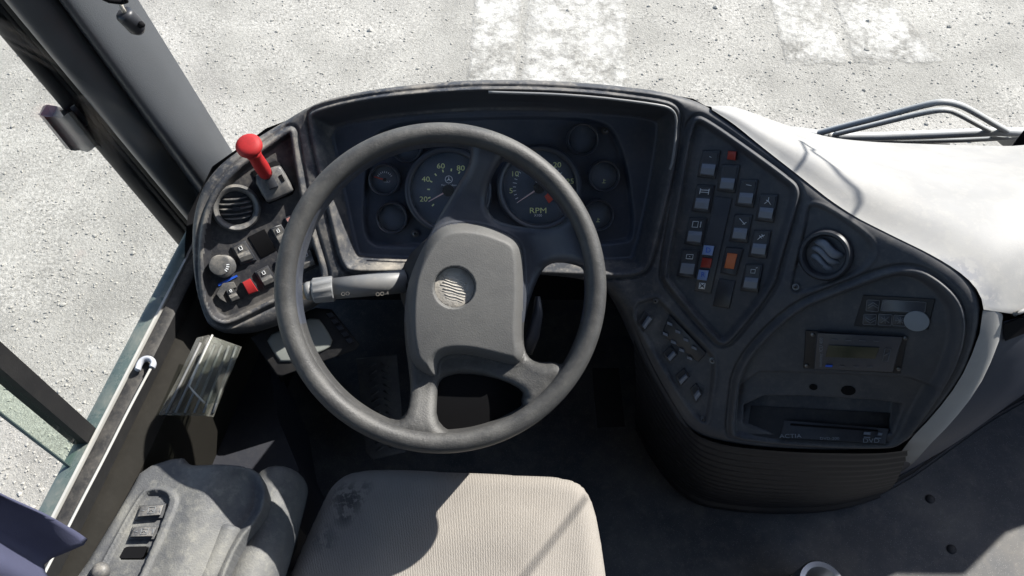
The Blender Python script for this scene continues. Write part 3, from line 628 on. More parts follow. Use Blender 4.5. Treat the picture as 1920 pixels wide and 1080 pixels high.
# left air vent
def vent(px, py, rpx, base, m, tilt, nsl):
    Mx = dframe(px, py, base); o, x, y, n = Mx; r = rpx / PXM
    g = lathe('air_vent', [(r * .70, -.012), (r * .72, .004), (r * .80, .010), (r * .92, .0115), (r * 1.0, .008), (r * 1.03, -.002)], Mx, m, dash, 56, cap0=True, cap1=False)
    lathe('vent_throat', [(r * .71, -.010), (r * .4, -.0105)], Mx, 'black', g, 40)
    ct, st_ = math.cos(tilt), math.sin(tilt); xx = ct * x + st_ * y; yy = -st_ * x + ct * y
    for k in range(nsl):
        t = (k - (nsl - 1) / 2) / nsl * 1.55; hw = r * .70 * math.sqrt(max(0.05, 1 - t * t * .98)); rows = []
        for s in np.linspace(-1, 1, 11):
            c = o + xx * s * hw + yy * (t * r * .68) + n * (.002 + .006 * math.sqrt(max(0, 1 - s * s)) * (1 - abs(t) * .4)) - yy * (.0022 * (1 - s * s))
            rows.append([c - n * .008 + yy * .003, c, c + yy * .0012, c - n * .008 + yy * .0045])
        v, f = grid(rows); auto(mesh('vent_slat', v, f, m, g), 30)
    return g, (o, xx, yy, n), r
g, Mx, r = vent(443, 390, 42, LB, 'leftsw', .12, 5)
tick((Mx[0], Mx[1], Mx[2], Mx[3]), Mx[0] + Mx[3] * .0095 - Mx[2] * .001, Mx[1], .012, .006, 'switch', g, 'grip')
# right air vent with ball nozzle
Mx = dframe(1548, 478, -.003); o, x, y, n = Mx; r = 49 / (1500 / 1.18)
g = lathe('air_vent', [(r * .72, -.016), (r * .74, .003), (r * .82, .010), (r * .92, .0105), (r * 1.0, .006), (r * 1.03, -.002)], Mx, 'switch', dash, 56, cap0=True, cap1=False)
lathe('vent_throat', [(r * .73, -.012), (r * .3, -.013)], Mx, 'black', g, 40)
th_ = math.radians(-28); xx = math.cos(th_) * x + math.sin(th_) * y; yy = -math.sin(th_) * x + math.cos(th_) * y
for k, t in enumerate((.36, -.02, -.40)):
    hw = r * .66 * math.sqrt(1 - t * t); rows = []
    for s in np.linspace(-1, 1, 15):
        wob = .09 * r * math.sin(s * math.pi) * (-1)
        c = o + xx * s * hw + yy * (t * r * .8 + wob) + n * (-.004 + .013 * math.sqrt(max(0, 1 - s * s * .9)) - .003 * k)
        th2 = r * (.17 if k == 0 else .12) * math.sqrt(max(.02, 1 - s ** 4))
        rows.append([c - n * .014 + yy * th2, c + yy * th2 - n * .002, c + yy * th2 * .6, c - yy * th2 * .6, c - yy * th2 - n * .002, c - n * .014 - yy * th2])
    v, f = grid(rows); mesh('vent_slat', v, f, 'rocker', g)
for k in range(9):
    s = -.55 + k * .09; p = o + xx * s * r * .66 + yy * (-.46 * r) + n * .0045; tick(Mx, p, yy, .006, .0011, 'switch', g, 'grip_ridge')
# red parking brake lever on its box
def c1(x, y): return (340 + x / 2.572, 220 + y / 2.572)
lv = plate('brake_lever', dpt, [c1(*c) for c in [(338, 262), (400, 228), (455, 208), (482, 226), (548, 345), (536, 372), (425, 418), (398, 400)]], LB - .001, LB + .002, 1, 'black', dash)
plate('lever_box', dpt, [c1(*c) for c in [(345, 290), (400, 255), (468, 230), (486, 240), (542, 345), (534, 362), (425, 412), (405, 402)]], LB, LB + .026, 5, 'leftsw', lv, 1, bo=.008)
plate('lever_cap', dpt, [c1(*c) for c in [(385, 262), (422, 245), (470, 335), (425, 352)]], LB + .02, LB + .034, 3, 'switch', lv, 0)
plate('slot', dpt, [c1(*c) for c in [(470, 280), (484, 274), (500, 306), (488, 312)]], LB + .02, LB + .0275, .5, 'black', lv)
a = dpt(*c1(408, 272), LB + .030); b = dpt(*c1(338, 160), LB + .095); dirv = nrm(b - a)
tube('lever_stem', [a + (b - a) * t for t in np.linspace(0, 1, 9)], np.interp(np.linspace(0, 1, 9), [0, .3, .75, 1], [.0105, .0118, .0105, .014]), 'red', lv, 20)
kn = dpt(*c1(326, 137), LB + .103); xa = nrm(np.cross(dirv, [0, 0, 1.])); ya = np.cross(dirv, xa)
lathe('lever_knob', [(.0105, -.012), (.0155, -.008), (.0198, -.003), (.0198, .002), (.0165, .006), (.011, .008), (.004, .0086)], (kn, xa, ya, dirv), 'red', lv, 32, cap0=True)
tube('lever_pin', [dpt(*c1(386, 266), LB + .036), dpt(*c1(410, 264), LB + .037), dpt(*c1(435, 258), LB + .036)], .004, 'black', lv, 10)

# ------------------------------------------------------------------ radio panel
def c7(x, y): return (1380 + x / 3.375, 540 + y / 3.375)
RB = -.0125
cp = quad('climate_panel', [(805, 45), (1262, 70), (1215, 266), (745, 240)], RB - .002, RB + .004, 'kick', 1.5, f=c7)
def outline(q, off, m, parent, f=c7, w=.00055, name='outline'):
    q = [f(*c) for c in q]; pts = []
    for a, b in zip(q, q[1:] + q[:1]): pts += [dpt(*(np.array(a) * (1 - t) + np.array(b) * t), off) for t in (.06, .35, .65, .94)]
    pts.append(pts[0]); return tube(name, pts, w, m, parent, 4)
M['dimline'] = mat('dim_print', (.16, .165, .17), .6, .2)
for q in ([(930, 75), (1205, 90), (1195, 155), (915, 145)], [(830, 75), (910, 78), (900, 150), (822, 145)], [(810, 165), (890, 167), (885, 233), (803, 230)], [(905, 165), (990, 170), (982, 238), (898, 234)], [(1000, 170), (1080, 175), (1072, 242), (990, 238)]):
    b_ = quad('button' if q[0][0] != 930 else 'display', q, RB + .003, RB + .0048, 'switch' if q[0][0] != 930 else 'ring', .8, cp, c7); outline(q, RB + .0048, 'dimline', b_)
def strokes(segs, off, parent, f=c7, m='dimline', w=.0007):
    for s_ in segs: tube('symbol', [dpt(*f(*c), off) for c in (s_ if len(s_) > 2 else [s_[0], ((s_[0][0] + s_[1][0]) / 2, (s_[0][1] + s_[1][1]) / 2), s_[1]])], w, m, parent, 4)
strokes([[(835, 112), (868, 92), (898, 112)], [(835, 128), (868, 108), (898, 128)], [(820, 185), (850, 205), (882, 187)], [(820, 202), (850, 222), (882, 204)], [(920, 185), (970, 220)], [(970, 182), (915, 222)], [(940, 180), (945, 225)], [(1010, 205), (1070, 208)], [(1022, 190), (1056, 224)], [(1056, 192), (1022, 224)], [(1040, 186), (1038, 228)]], RB + .0055, cp)
Mx = dframe(*c7(1143, 208), RB + .004); lathe('round_sticker', [(.0155, 0), (.0155, .0018), (.0145, .002)], Mx, 'sticker', cp, 30, sx=1.08)
iu = quad('display_unit', [(440, 268), (1085, 308), (1038, 542), (425, 508)], RB - .002, RB + .005, 'kick', 2, f=c7)
quad('front_frame', [(512, 283), (1055, 310), (992, 532), (492, 512)], RB + .004, RB + .015, 'ring', 2.5, iu, c7)
quad('lcd_screen', [(585, 362), (908, 378), (880, 448), (565, 437)], RB + .014, RB + .0156, 'lcd', .6, iu, c7)
quad('indicator_light', [(568, 486), (612, 488), (608, 501), (563, 499)], RB + .014, RB + .0165, 'blue', .4, iu, c7)
strokes([[(600, 327), (640, 329)], [(690, 330), (730, 332)], [(780, 333), (820, 335)], [(870, 335), (905, 337)], [(655, 494), (690, 496)], [(740, 497), (775, 499)], [(830, 500), (865, 502)], [(945, 385), (982, 388), (960, 465), (925, 462), (945, 385)], [(935, 430), (970, 410)]], RB + .016, iu, w=.0005)
Mt = dframe(*c7(538, 408), RB + .0157); text('lettering', 'mobitec ICU 400', .0072, Mt, 'sticker', iu, rot=math.radians(82))
for a, b in ((485, 295), (447, 492), (1070, 318), (1030, 513)): Mx = dframe(*c7(a, b), RB + .005); lathe('mount_screw', [(.003, 0), (.003, .001), (.0015, .0015)], Mx, 'screwm', iu, 14)
DB = RB - .012
for a, b, rr, sx in ((490, 626, .0052, 1.2), (710, 648, .0085, 1.25)): vv_ = np.array(dash_uv(*c7(a, b), -.02)[1]); Mx = dframe(*c7(a, b), -float(.012 * (.35 + .65 * ss(vv_, VB, VT)) + .012 * ss(vv_, VB, VB2))); lathe('panel_hole', [(rr, -.001), (rr, .0012), (rr * .9, .0014)], Mx, 'black', dash, 24, sx=sx)
def dvp(x, y, off): return dpt(x, y, off - float(rdep(np.array(dash_uv(x, y, -.02)[1]))))
def dvframe(x, y, off):
    p = dvp(x, y, off); a = nrm(dvp(x + 3, y, off) - p); n_ = nrm(np.cross(a, dvp(x, y - 3, off) - p)); return p, a, np.cross(n_, a), n_
def dquad(name, q, o0, o1, m, bev, parent): return plate(name, dvp, [c7(*c) for c in q], o0, o1, bev, m, parent)
dv = dquad('disc_player', [(95, 745), (1085, 795), (1000, 995), (60, 945)], -.002, .003, 'kick', 1.5, dash)
dquad('player_front', [(305, 838), (970, 890), (945, 985), (275, 945)], .002, .009, 'switch', 1.5, dv)
dquad('disc_slot', [(345, 856), (900, 897), (897, 909), (342, 869)], .008, .0098, 'black', .4, dv)
for q in ([(810, 910), (855, 913), (850, 930), (806, 927)], [(900, 914), (930, 916), (926, 934), (896, 932)], [(810, 940), (850, 943), (848, 950), (808, 947)], [(880, 945), (920, 948), (918, 955), (878, 952)]): dquad('button', q, .008, .011, 'rocker', .6, dv)
for s_, a, b, sz in (('ACTIA', 345, 938, .0095), ('DVD-200', 592, 953, .006), ('DVD', 855, 967, .0095)): text('lettering', s_, sz, dvframe(*c7(a, b), .0100), 'sticker', dv, sxy=(1.25, 1))
# small panel on the driver's side of the console (crop 1160,540 scale 3.6)
def cm(x, y): return (1160 + x / 3.6, 540 + y / 3.6)
for q in ([(120, 235), (175, 145), (240, 205), (175, 295)], [(380, 590), (440, 540), (480, 600), (415, 670)], [(480, 680), (520, 640), (565, 720), (520, 780)], [(295, 440), (350, 385), (400, 450), (345, 510)]): rocker([cm(*c) for c in q], -.004, None)
kp = quad('keypad', [(340, 180), (590, 440), (540, 500), (290, 310)], -.006, 0.0, 'switch', 2, f=cm)
for i in range(2):
    for j in range(4):
        c = (345 + j * 55 - i * 30, 235 + j * 58 + i * 70 - j * 4); quad('key', [(c[0] - 18, c[1] - 10), (c[0] + 16, c[1] + 6), (c[0] + 18, c[1] + 24), (c[0] - 18, c[1] + 10)], -.001, .003, 'rocker', .8, kp, cm)
# painted dark of the grab recess in the lower moulding, just right of the deck corner
gr = [at_depth(x, y, 1.10) for x, y in []]

# ================================================================== STEERING WHEEL
WC = at_depth(831, 540, 1.13); WN = -nrm(ray(831, 540)); WX = nrm(np.cross([0, 1, 0], WN) if False else np.array([1, 0, 0]) - np.dot([1, 0, 0], WN) * WN); WY = np.cross(WN, WX)
WPX = FPX / 1.13 / np.linalg.norm(ray(831, 540)) * 1.0
def wpt(px, py, off=0.0): return on_plane(px, py, WC + WN * off, WN)
def wuv(px, py): p = wpt(px, py) - WC; return (p @ WX, p @ WY)
RMAJ = .5 * (np.linalg.norm(wpt(831 + 289, 540) - WC) + np.linalg.norm(wpt(831, 540 + 289) - WC)); RMIN = .0145
wheel = empty('steering_wheel', WC, 'large worn grey four-spoke steering wheel with a torn round centre badge', 'steering wheel')
th = np.linspace(0, 2 * math.pi, 160, endpoint=False); ph = np.linspace(0, 2 * math.pi, 20, endpoint=False)
TP = [[WC + (RMAJ + RMIN * math.cos(q)) * (math.cos(t) * WX + math.sin(t) * WY) + RMIN * 1.05 * math.sin(q) * WN for q in np.r_[ph, ph[:1]]] for t in th]
v, f = grid(TP, True); rimo = mesh('rim', v, f, 'rim', wheel)
bm = bmesh.new(); bm.from_mesh(rimo.data); bmesh.ops.remove_doubles(bm, verts=bm.verts, dist=1e-5); bmesh.ops.recalc_face_normals(bm, faces=bm.faces); bm.to_mesh(rimo.data); bm.free()
def c4(x, y): return (500 + x / 1.688, 220 + y / 1.688)
def arc(a0, a1, r=266, n=24):
    r = 275
    return [(831 + r * math.cos(math.radians(a)), 540 + r * math.sin(math.radians(a))) for a in np.linspace(a0, a1, n)]
OA = [(884,279),(879,309),(850,355),(820,405),(796,451),(775,495),(760,540),(755,590),(756,640),(764,700),(768,740),(764,775),(752,793)] + arc(111, 281 - 360 + 360, 266, 40)
OB = [(941,297),(921,333),(914,374),(924,401),(950,415),(1024,427),(1052,421)] + arc(-29, -64, 266, 12)
OC = [(1021,510),(1034,494),(1060,489),(1088,495)] + arc(-8, 33, 266, 14) + [(1045,683),(1021,686),(1000,679),(989,661),(987,629),(990,599),(1003,552)]
OD = [(819,753),(822,725),(834,713),(867,706),(926,713),(971,728),(987,744),(982,757)] + arc(56, 89, 268, 12) + [(818,793)]
PADP = [(758,599),(761,540),(772,498),(796,452),(823,424),(855,415),(903,418),(950,434),(974,448),(984,472),(986,552),(981,629),(989,664),(973,691),(926,679),(879,668),(841,668),(823,677),(819,694),(817,716),(772,691),(761,646)]
ops = [Poly(chaikin([wuv(*c) for c in p], 1)) for p in (OA, OB, OC, OD)]; pad = Poly(chaikin([wuv(*c) for c in PADP], 2)); EC = wuv(852, 539)
def hub_sdf(u, v):
    d = RMAJ - .004 - np.sqrt(u * u + v * v)
    for o_ in ops: d = np.minimum(d, -o_.d(u, v))
    return d
def hub_h(u, v):
    r = np.sqrt(u * u + v * v); d = hub_sdf(u, v); dd = np.minimum.reduce([-o_.d(u, v) for o_ in ops]); dp = pad.d(u, v)
    h = -.032 + .030 * ss(r, .135, .208)
    h = h + .021 * ss(dp, -.006, .016) - .0035 * bump1(dp, 0, .0018) + .010 * (1 - np.clip(r / .14, 0, 1) ** 2) * ss(dp, -.006, .016)
    R = .014; x = np.clip(R - dd, 0, R); h = h - (R - np.sqrt(np.maximum(R * R - x * x, 0))) * .9
    h = h - .011 * (1 - ss(np.hypot(u - EC[0], v - EC[1]), .0285, .0300)); return h
us = np.arange(-.23, .23, .0015)
P, Fc, UV = heightfield(us, us, hub_sdf, lambda u, v: WC + u[:, None] * WX + v[:, None] * WY + hub_h(u, v)[:, None] * WN, skirt=-WN * .03)
c_ = UV[Fc].mean(1); inp = pad.d(c_[:, 0], c_[:, 1]) > 0; rr_ = np.hypot(c_[:, 0], c_[:, 1])
low = (c_[:, 1] < -.05) & ~inp
for nm, sel, m_ in (('horn_pad', inp, 'pad'), ('lower_spokes', low, 'rim'), ('hub', ~inp & ~low, 'hub')):
    v, f = sub(P, Fc, sel); mesh(nm, v, f, m_, wheel)
em = (WC + EC[0] * WX + EC[1] * WY - .0135 * WN, WX, WY, WN)
lathe('badge_backing', [(.0282, 0), (.0282, .0015), (.0270, .002)], em, 'wood', wheel, 40)
for k in range(9):   # torn diagonal fibres of the backing
    y0_ = -.022 + k * .0052; hw_ = math.sqrt(max(0, .026 ** 2 - y0_ ** 2)) * RNG.uniform(.6, .95)
    tube('torn_fibre', [em[0] + WN * .0021 + WX * hw_ * t + WY * (y0_ - .35 * hw_ * t + .0006 * math.sin(t * 5 + k)) * .8 for t in np.linspace(-1, 1, 8)], RNG.uniform(.0004, .0009), 'wood', wheel, 6)
# column with its stalk
colm = empty('steering_column', WC - WN * .25, 'grey indicator stalk and dark column shroud behind the steering wheel', 'steering column')
ax = nrm(np.array([0, .62, -.78])); c0 = WC - WN * .06 + WX * .012
tube('column_shroud', [c0 + ax * t for t in (0, .02, .2, .45, .75)], [.060, .080, .088, .07, .05], 'kick', colm, 28)
a = wpt(770, 526, -.085); b = wpt(626, 541, -.085); d = b - a
plate('sun_block', wpt, [(775, 640), (985, 640), (1000, 745), (960, 800), (830, 815), (785, 780)], -.16, -.042, 8, 'black', colm, 1)  # added black block: stops sun passing the lower wheel opening onto the seat
tube('stalk', [a + WX * .04, a + d * .05, a + d * .07, a + d * .5, a + d * 1.0], [.010, .0135, .0178, .0172, .0160], 'stalk', colm, 24)
cl0 = b; c1_ = wpt(586, 545, -.085)
Vt, Ft = [], []
segs = 40; rsq = []
for t in (0, .04, .9, 1.0):
    p = cl0 * (1 - t) + c1_ * t; e1 = nrm(np.cross(d, WN)); e2 = nrm(np.cross(e1, d)); R0 = (.0180, .0200, .0195, .0160)[[0, .04, .9, 1.0].index(t)]
    rsq.append([p + (R0 - (.0012 if k % 4 < 2 and 0 < t < 1 else 0)) * (math.cos(2 * math.pi * k / segs) * e1 + math.sin(2 * math.pi * k / segs) * e2) for k in range(segs)])
V_, F_ = rings(rsq); auto(mesh('twist_collar', V_, F_, 'stalk', colm), 35)
tube('stalk_end', [c1_, wpt(578, 546, -.085), wpt(573, 547, -.085)], [.0145, .0145, .0125], 'stalk', colm, 24)
tube('end_button', [wpt(575, 547, -.085), wpt(568, 548, -.085), wpt(565, 548, -.085)], [.011, .0105, .006], 'ivory', colm, 20)
sp_ = wpt(690, 537, -.085) + WN * .0155
for s_, px in (('OO', 650), ('OO-4', 718)): text('stalk_mark', s_, .008, (wpt(px, 551, -.085) + WN * .0152, nrm(d) * -1, np.cross(WN, -nrm(d)), WN), 'dash', colm)
# right hand stalk, seen through the wheel
a = wpt(985, 660, -.06); b = wpt(1008, 556, -.07); tube('wiper_stalk', [a, a + (b - a) * .3 + WX * .006, a + (b - a) * .7 + WX * .006, b], [.011, .010, .008, .004], 'hub', colm, 14)

# ================================================================== SEAT
SZ = .47
seat = empty('driver_seat', (-.09, .2, 0), 'beige ribbed fabric driver seat cushion in front of the steering wheel', 'seat')
SP = [(452,1260),(500,1150),(532,1080),(562,1010),(588,955),(612,905),(640,880),(680,870),(760,870),(880,876),(1000,881),(1060,885),(1098,900),(1118,940),(1131,1010),(1141,1080),(1152,1180),(1150,1300)]
sp_p = Poly(chaikin([on_z(x, y, SZ)[:2] for x, y in SP], 2))
def seat_pos(u, v):
    d = sp_p.d(u, v); R = .034; x = np.clip(R - d, 0, R); h = -(R - np.sqrt(np.maximum(R * R - x * x, 0)))
    h = h + .012 * ss(d, .02, .14) + .004 * np.sin(u * 23 + 1) * ss(d, .03, .1) - .004 * np.exp(-((v - .30) / .05) ** 2) * ss(d, .03, .1)
    return np.stack([u, v, SZ + h], 1)
P, Fc, UV = heightfield(np.arange(-.60, .40, .006), np.arange(-.2, .60, .006), sp_p.d, seat_pos, skirt=np.array([0, 0, -.07]))
mesh('cushion', P, Fc, 'seat', seat)
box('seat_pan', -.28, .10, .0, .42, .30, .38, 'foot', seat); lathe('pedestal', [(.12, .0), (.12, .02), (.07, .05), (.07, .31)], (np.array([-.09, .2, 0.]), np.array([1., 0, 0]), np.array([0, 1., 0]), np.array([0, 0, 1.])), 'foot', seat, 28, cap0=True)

# ================================================================== LEFT SIDE: pillar, window, sill, console
pil = empty('windscreen_pillar', (-.54, .96, .6), 'grey padded windscreen pillar with a rounded double ridge beside the dashboard', 'pillar')
PD = nrm(np.array([0, -.147, .49])); PO = np.array([-.54, .96, .64]); PNn = nrm(np.cross(np.array([1., 0, 0]), PD)); PNn = PNn if PNn[1] < 0 else -PNn
def ppt(px, py, off=0.0): return on_plane(px, py, PO + PNn * off, PNn)
def pline(a, b, t, off=0.0):   # pixel line a(bottom)->b(top), t may exceed 1
    A, B_ = ppt(*a, off), ppt(*b, off); return A + (B_ - A) * t
def strip(name, e0, e1, bulge, m, t0, t1, off0=0, off1=0, nseg=14, back=.05, skew=1.0):
    rows = []
    for t in np.linspace(t0, t1, 14):
        A, B_ = pline(*e0, t, off0), pline(*e1, t, off1); row = []
        for s in np.linspace(0, 1, nseg):
            row.append(A + (B_ - A) * s + PNn * bulge * (math.sin(math.pi * s ** skew) ** .75))
        row = [A - PNn * back] + row + [B_ - PNn * back]; rows.append(row)
    v, f = grid(rows); return mesh(name, v, f, m, pil)
e0 = ((345, 475), (0, 65)); e1 = ((347, 440), (0, 27)); e2 = ((330, 392), (4, 0)); e3 = ((344, 380), (24, 0)); e4 = ((364, 355), (107, 0)); e5 = ((418, 288), (231, 0))
strip('outer_seal', ((352, 480), (0, 65)), e1, .006, 'rubber', -.45, 3.0, 0, .002)
strip('glass_channel', e1, ((340, 415), (0, 8)), .002, 'rubber', -.45, 3.0, -.004, -.004)
strip('edge_trim', ((341, 412), (0, 5)), ((349, 397), (26, 0)), .004, 'brown', -.45, 3.0, .0, .0)
strip('inner_ridge', ((349, 396), (27, 0)), e4, .036, 'pillar', -.45, 3.0, .004, .008, 18)
strip('outer_ridge', e4, e5, .050, 'pillar', -.45, 3.0, .004, -.055, 26, .03, 1.5)
# loose plug hanging at the pillar
pl = empty('dangling_plug', ppt(240, 35, .03), 'small dark cable plug hanging against the top of the padded pillar', 'cable plug')
tube('plug_body', [ppt(231, 23, .045), ppt(234, 27, .046), ppt(256, 50, .046), ppt(259, 54, .045)], [.0085, .0105, .0105, .008], 'switch', pl, 18)
tube('plug_tip', [ppt(262, 47, .05), ppt(266, 46, .05), ppt(268, 48, .05)], [.004, .004, .003], 'black', pl, 12)
tube('wire', [ppt(226, 5, .045), ppt(228, 14, .047), ppt(233, 22, .046)], .0025, 'wood', pl, 8)
tube('bracket', [ppt(190, -6, .05), ppt(205, 1, .05), ppt(228, 4, .05), ppt(236, 2, .05), ppt(228, -12, .05)], .003, 'black', pl, 8)
# dark clip holder on the window frame
hd = empty('window_clip', ppt(130, 240, .02), 'dark curved plastic clip holder fixed on the window frame below the padded pillar', 'clip holder')
def c2(x, y): return (60 + x / 7.71, 170 + y / 7.71)
def cf(prof, m, name, o0):    # extrude a pixel profile along the clip's length
    rows = []
    dv_ = np.array([(915 - 520) / 7.71, (790 - 300) / 7.71])
    for t in np.linspace(0, 1, 7): rows.append([ppt(x / 7.71 + 60 + dv_[0] * t, y / 7.71 + 170 + dv_[1] * t, o0 + h) for x, y, h in prof])
    v, f = grid(rows); return auto(mesh(name, v, f, m, hd), 60)
front = [(105, 355, -.005), (120, 350, .0), (170, 375, .008), (230, 380, .004), (300, 372, .002), (350, 385, .012), (400, 400, .024), (460, 370, .032), (520, 320, .030), (560, 305, .018), (600, 318, .004)]
cf(front, 'pillar', 'clip_front', .012)
cf([(105, 355, -.005), (110, 330, -.03), (300, 300, -.035), (600, 300, -.03), (602, 318, .004)], 'pillar', 'clip_back', .012)
cap = [ppt(*c2(x, y), .012 + h) for x, y, h in front] + [ppt(*c2(x, y), .012 + h) for x, y, h in [(590, 300, -.02), (430, 270, -.02), (360, 225, -.02), (240, 215, -.02), (215, 200, -.02), (160, 220, -.02), (110, 320, -.02)]]
mesh('clip_end', cap, [tuple(range(len(cap)))], 'pillar', hd, smooth=False)
plate('clip_mount', ppt, [c2(*c) for c in [(545, 245), (610, 200), (825, 455), (805, 500), (770, 520)]], -.01, .010, 1.5, 'pillar', hd)

# side window: sill rail, divider bar, panes
win = empty('side_window', (wallx(.4), .4, .6), 'dusty side window frame with black rubber channel and green-edged glass beside the console', 'window')
WS = .627
def wrail(name, prof, m, y0=-1.2, y1=.90):
    rows = []
    for y in np.linspace(y0, y1, 12): rows.append([(wallx(y) + dx, y, z) for dx, z in prof])
    v, f = grid(rows); o_ = mesh(name, v, f, m, win); return auto(o_, 40)
wrail('outer_rail', [(-.030, .50), (-.030, WS), (-.024, WS + .003), (-.012, WS + .003), (-.012, WS - .004)], 'greenedge')
wrail('lower_glass_edge', [(-.012, WS - .004), (-.012, WS + .004), (-.004, WS + .004), (-.004, WS - .004)], 'greenedge')
wrail('light_strip', [(-.004, WS - .004), (-.004, WS + .006), (.000, WS + .006), (.000, WS - .002)], 'alu')
wrail('rubber_channel', [(.000, WS - .002), (.003, WS + .003), (.020, WS + .003), (.024, WS), (.026, WS - .03)], 'rubber')
wrail('inner_trim', [(.026, WS - .03), (.040, WS - .032), (.060, WS - .05), (.064, WS - .16), (.066, .2)], 'brown')
bx = wallx(.463) - .018
def vpost(name, y0, y1, x0, x1, z0, z1, m):
    v = [(wallx(y) + x, y, z) for z in (z0, z1) for y, x in ((y0, x0), (y1, x0), (y1, x1), (y0, x1))]
    return mesh(name, v, [(0, 3, 2, 1), (4, 5, 6, 7), (0, 1, 5, 4), (1, 2, 6, 5), (2, 3, 7, 6), (3, 0, 4, 7)], m, win, smooth=False)
vpost('divider_bar', .452, .476, -.030, -.006, WS + .002, 1.9, 'rubber')
vpost('sliding_pane', .418, .452, -.020, -.016, WS + .002, 1.9, 'greenglass')
vpost('pane_edge', .4165, .418, -.021, -.015, WS + .002, 1.9, 'greenedge')
vpost('front_pane', .476, .90, -.022, -.018, WS + .002, 1.9, 'glass')
# white latch and cord
lt = empty('window_latch', (-.57, .6, WS), 'small white plastic latch clipped on the window rubber', 'latch')
lp = [on_z(x, y, WS + .012) for x, y in [(258, 694), (262, 680), (272, 672), (284, 673), (289, 681), (285, 689)]]
tube('latch_hook', chaikin(lp, 2, False), .0042, 'white', lt, 12, flat=1.5)
cdp = chaikin([on_z(283, 690, WS + .012), on_z(240, 770, WS + .006), on_z(195, 860, WS + .005), on_z(150, 945, WS + .005), on_z(112, 1020, WS + .005), on_z(60, 1120, WS + .005)], 2, False)
tag(tube('cord', cdp, .0021, 'alu', None, 8), 'thin grey cord running from the white latch along the window sill', 'cord')

# ------------------------------------------------------------------ console beside the seat
con = empty('side_console', (-.47, .3, 0), 'grained grey armrest console with window switches between seat and window', 'console')
CZ = .59
CP = [(262,874),(338,850),(346,868),(400,868),(462,868),(486,884),(493,922),(480,960),(440,1010),(410,1080),(380,1170),(340,1300),(-40,1300),(60,1160),(140,1080),(205,975),(240,915)]
PL = [(262,922),(285,914),(318,917),(334,930),(334,948),(298,1028),(262,1105),(235,1160),(130,1160),(178,1080)]
PI = [(268,926),(288,920),(308,922),(318,933),(317,948),(286,1027),(254,1100),(230,1150),(150,1150),(192,1060)]
HO = [(234,1025),(278,1024),(268,1047),(222,1047)]
def lerp2(q, u, v):
    q = np.asarray(q, float); return tuple((q[0] * (1 - u) + q[1] * u) * (1 - v) + (q[3] * (1 - u) + q[2] * u) * v)
pc, ppl, ppi, pho = [Poly(chaikin([on_z(x, y, CZ)[:2] for x, y in p], i)) for p, i in ((CP, 1), (PL, 2), (PI, 2), ([lerp2(HO, a, b) for a, b in ((.08,0),(.92,0),(1,.12),(1,.88),(.92,1),(.08,1),(0,.88),(0,.12))], 1))]
def con_pos(u, v):
    d = pc.d(u, v); R = .013; x = np.clip(R - d, 0, R); h = -(R - np.sqrt(np.maximum(R * R - x * x, 0)))
    dl = ppl.d(u, v); h = h + .004 * ss(dl, -.002, .003) - .010 * ss(ppi.d(u, v), -.001, .002) - .02 * ss(pho.d(u, v), 0, .001)
    h = h - .045 * ss(u - (-.505 + .18 * (v - .35)), .03, .15) * ss(d, -.01, .02) + .005 * np.exp(-((u - (-.455 + .18 * (v - .35))) / .028) ** 2)
    return np.stack([u, v, CZ + h], 1)
P, Fc, UV = heightfield(np.arange(-.80, -.30, .0022), np.arange(.10, .50, .0022), pc.d, con_pos, skirt=np.array([0, 0, -.22]))
mesh('armrest_body', P, Fc, 'console', con)
def cz(x, y, off=0.0): return on_z(x, y, CZ + off)
for q in ([(262, 947), (312, 944), (306, 971), (253, 975)], [(249, 987), (299, 986), (291, 1011), (240, 1012)]):
    s_ = plate('window_switch', cz, q, -.008, -.002, 1.0, 'console', con); q2 = [lerpq(q, a, b) for a, b in ((.06, .08), (.92, .08), (.88, .80), (.04, .80))]
    plate('switch_cap', cz, q2, -.003, .006, 3, 'leftsw', s_)
    for u in (.16, .82): tube('switch_mark', [cz(*lerpq(q, u, v), .0066) for v in (.25, .4, .58)] if u > .5 else [cz(*lerpq(q, u + k, .4), .0066) for k in (-.04, .02, .08)], .00045, 'sticker', s_, 4)
    tube('switch_icon', [cz(*lerpq(q, a, b), .0066) for a, b in ((.38, .2), (.62, .2), (.62, .6), (.38, .6), (.38, .2))], .00045, 'sticker', s_, 4)
    tube('switch_icon', [cz(*lerpq(q, a, b), .0066) for a, b in ((.42, .5), (.5, .35), (.58, .5))], .00045, 'sticker', s_, 4)
plate('switch_opening', cz, [lerp2(HO, a, b) for a, b in ((.08,0),(.92,0),(1,.12),(1,.88),(.92,1),(.08,1),(0,.88),(0,.12))], -.012, -.0055, .5, 'black', con)
ko = cz(192, 1073, -.005); lathe('lock_knob', [(.010, -.008), (.0125, .004), (.012, .010), (.009, .015), (.004, .0165)], (ko, np.array([1., 0, 0]), np.array([0, 1., 0]), np.array([0, 0, 1.])), 'leftsw', con, 28)
# two slim covers between console and seat
def slim(name, pts, z0, z1, r, m, label, cat):
    p = [on_z(x, y, z0 + (z1 - z0) * k / (len(pts) - 1)) for k, (x, y) in enumerate(pts)]; p = chaikin(p, 2, False)
    rr = np.minimum(1, np.linspace(.35, 6, len(p))) * r
    return tag(tube(name, p, rr, m, None, 20, ref=[0, 0, 1], flat=1.3), label, cat)
slim('lever_sleeve', [(437, 990), (430, 1010), (410, 1060), (370, 1140), (340, 1200)], .545, .545, .024, 'console', 'slim grey sleeve standing against the console armrest', 'lever sleeve')
slim('padded_cover', [(530, 905), (525, 930), (508, 990), (480, 1080), (440, 1180)], .47, .50, .042, 'console', 'rounded grey padded cover between the console and the seat cushion', 'cover')
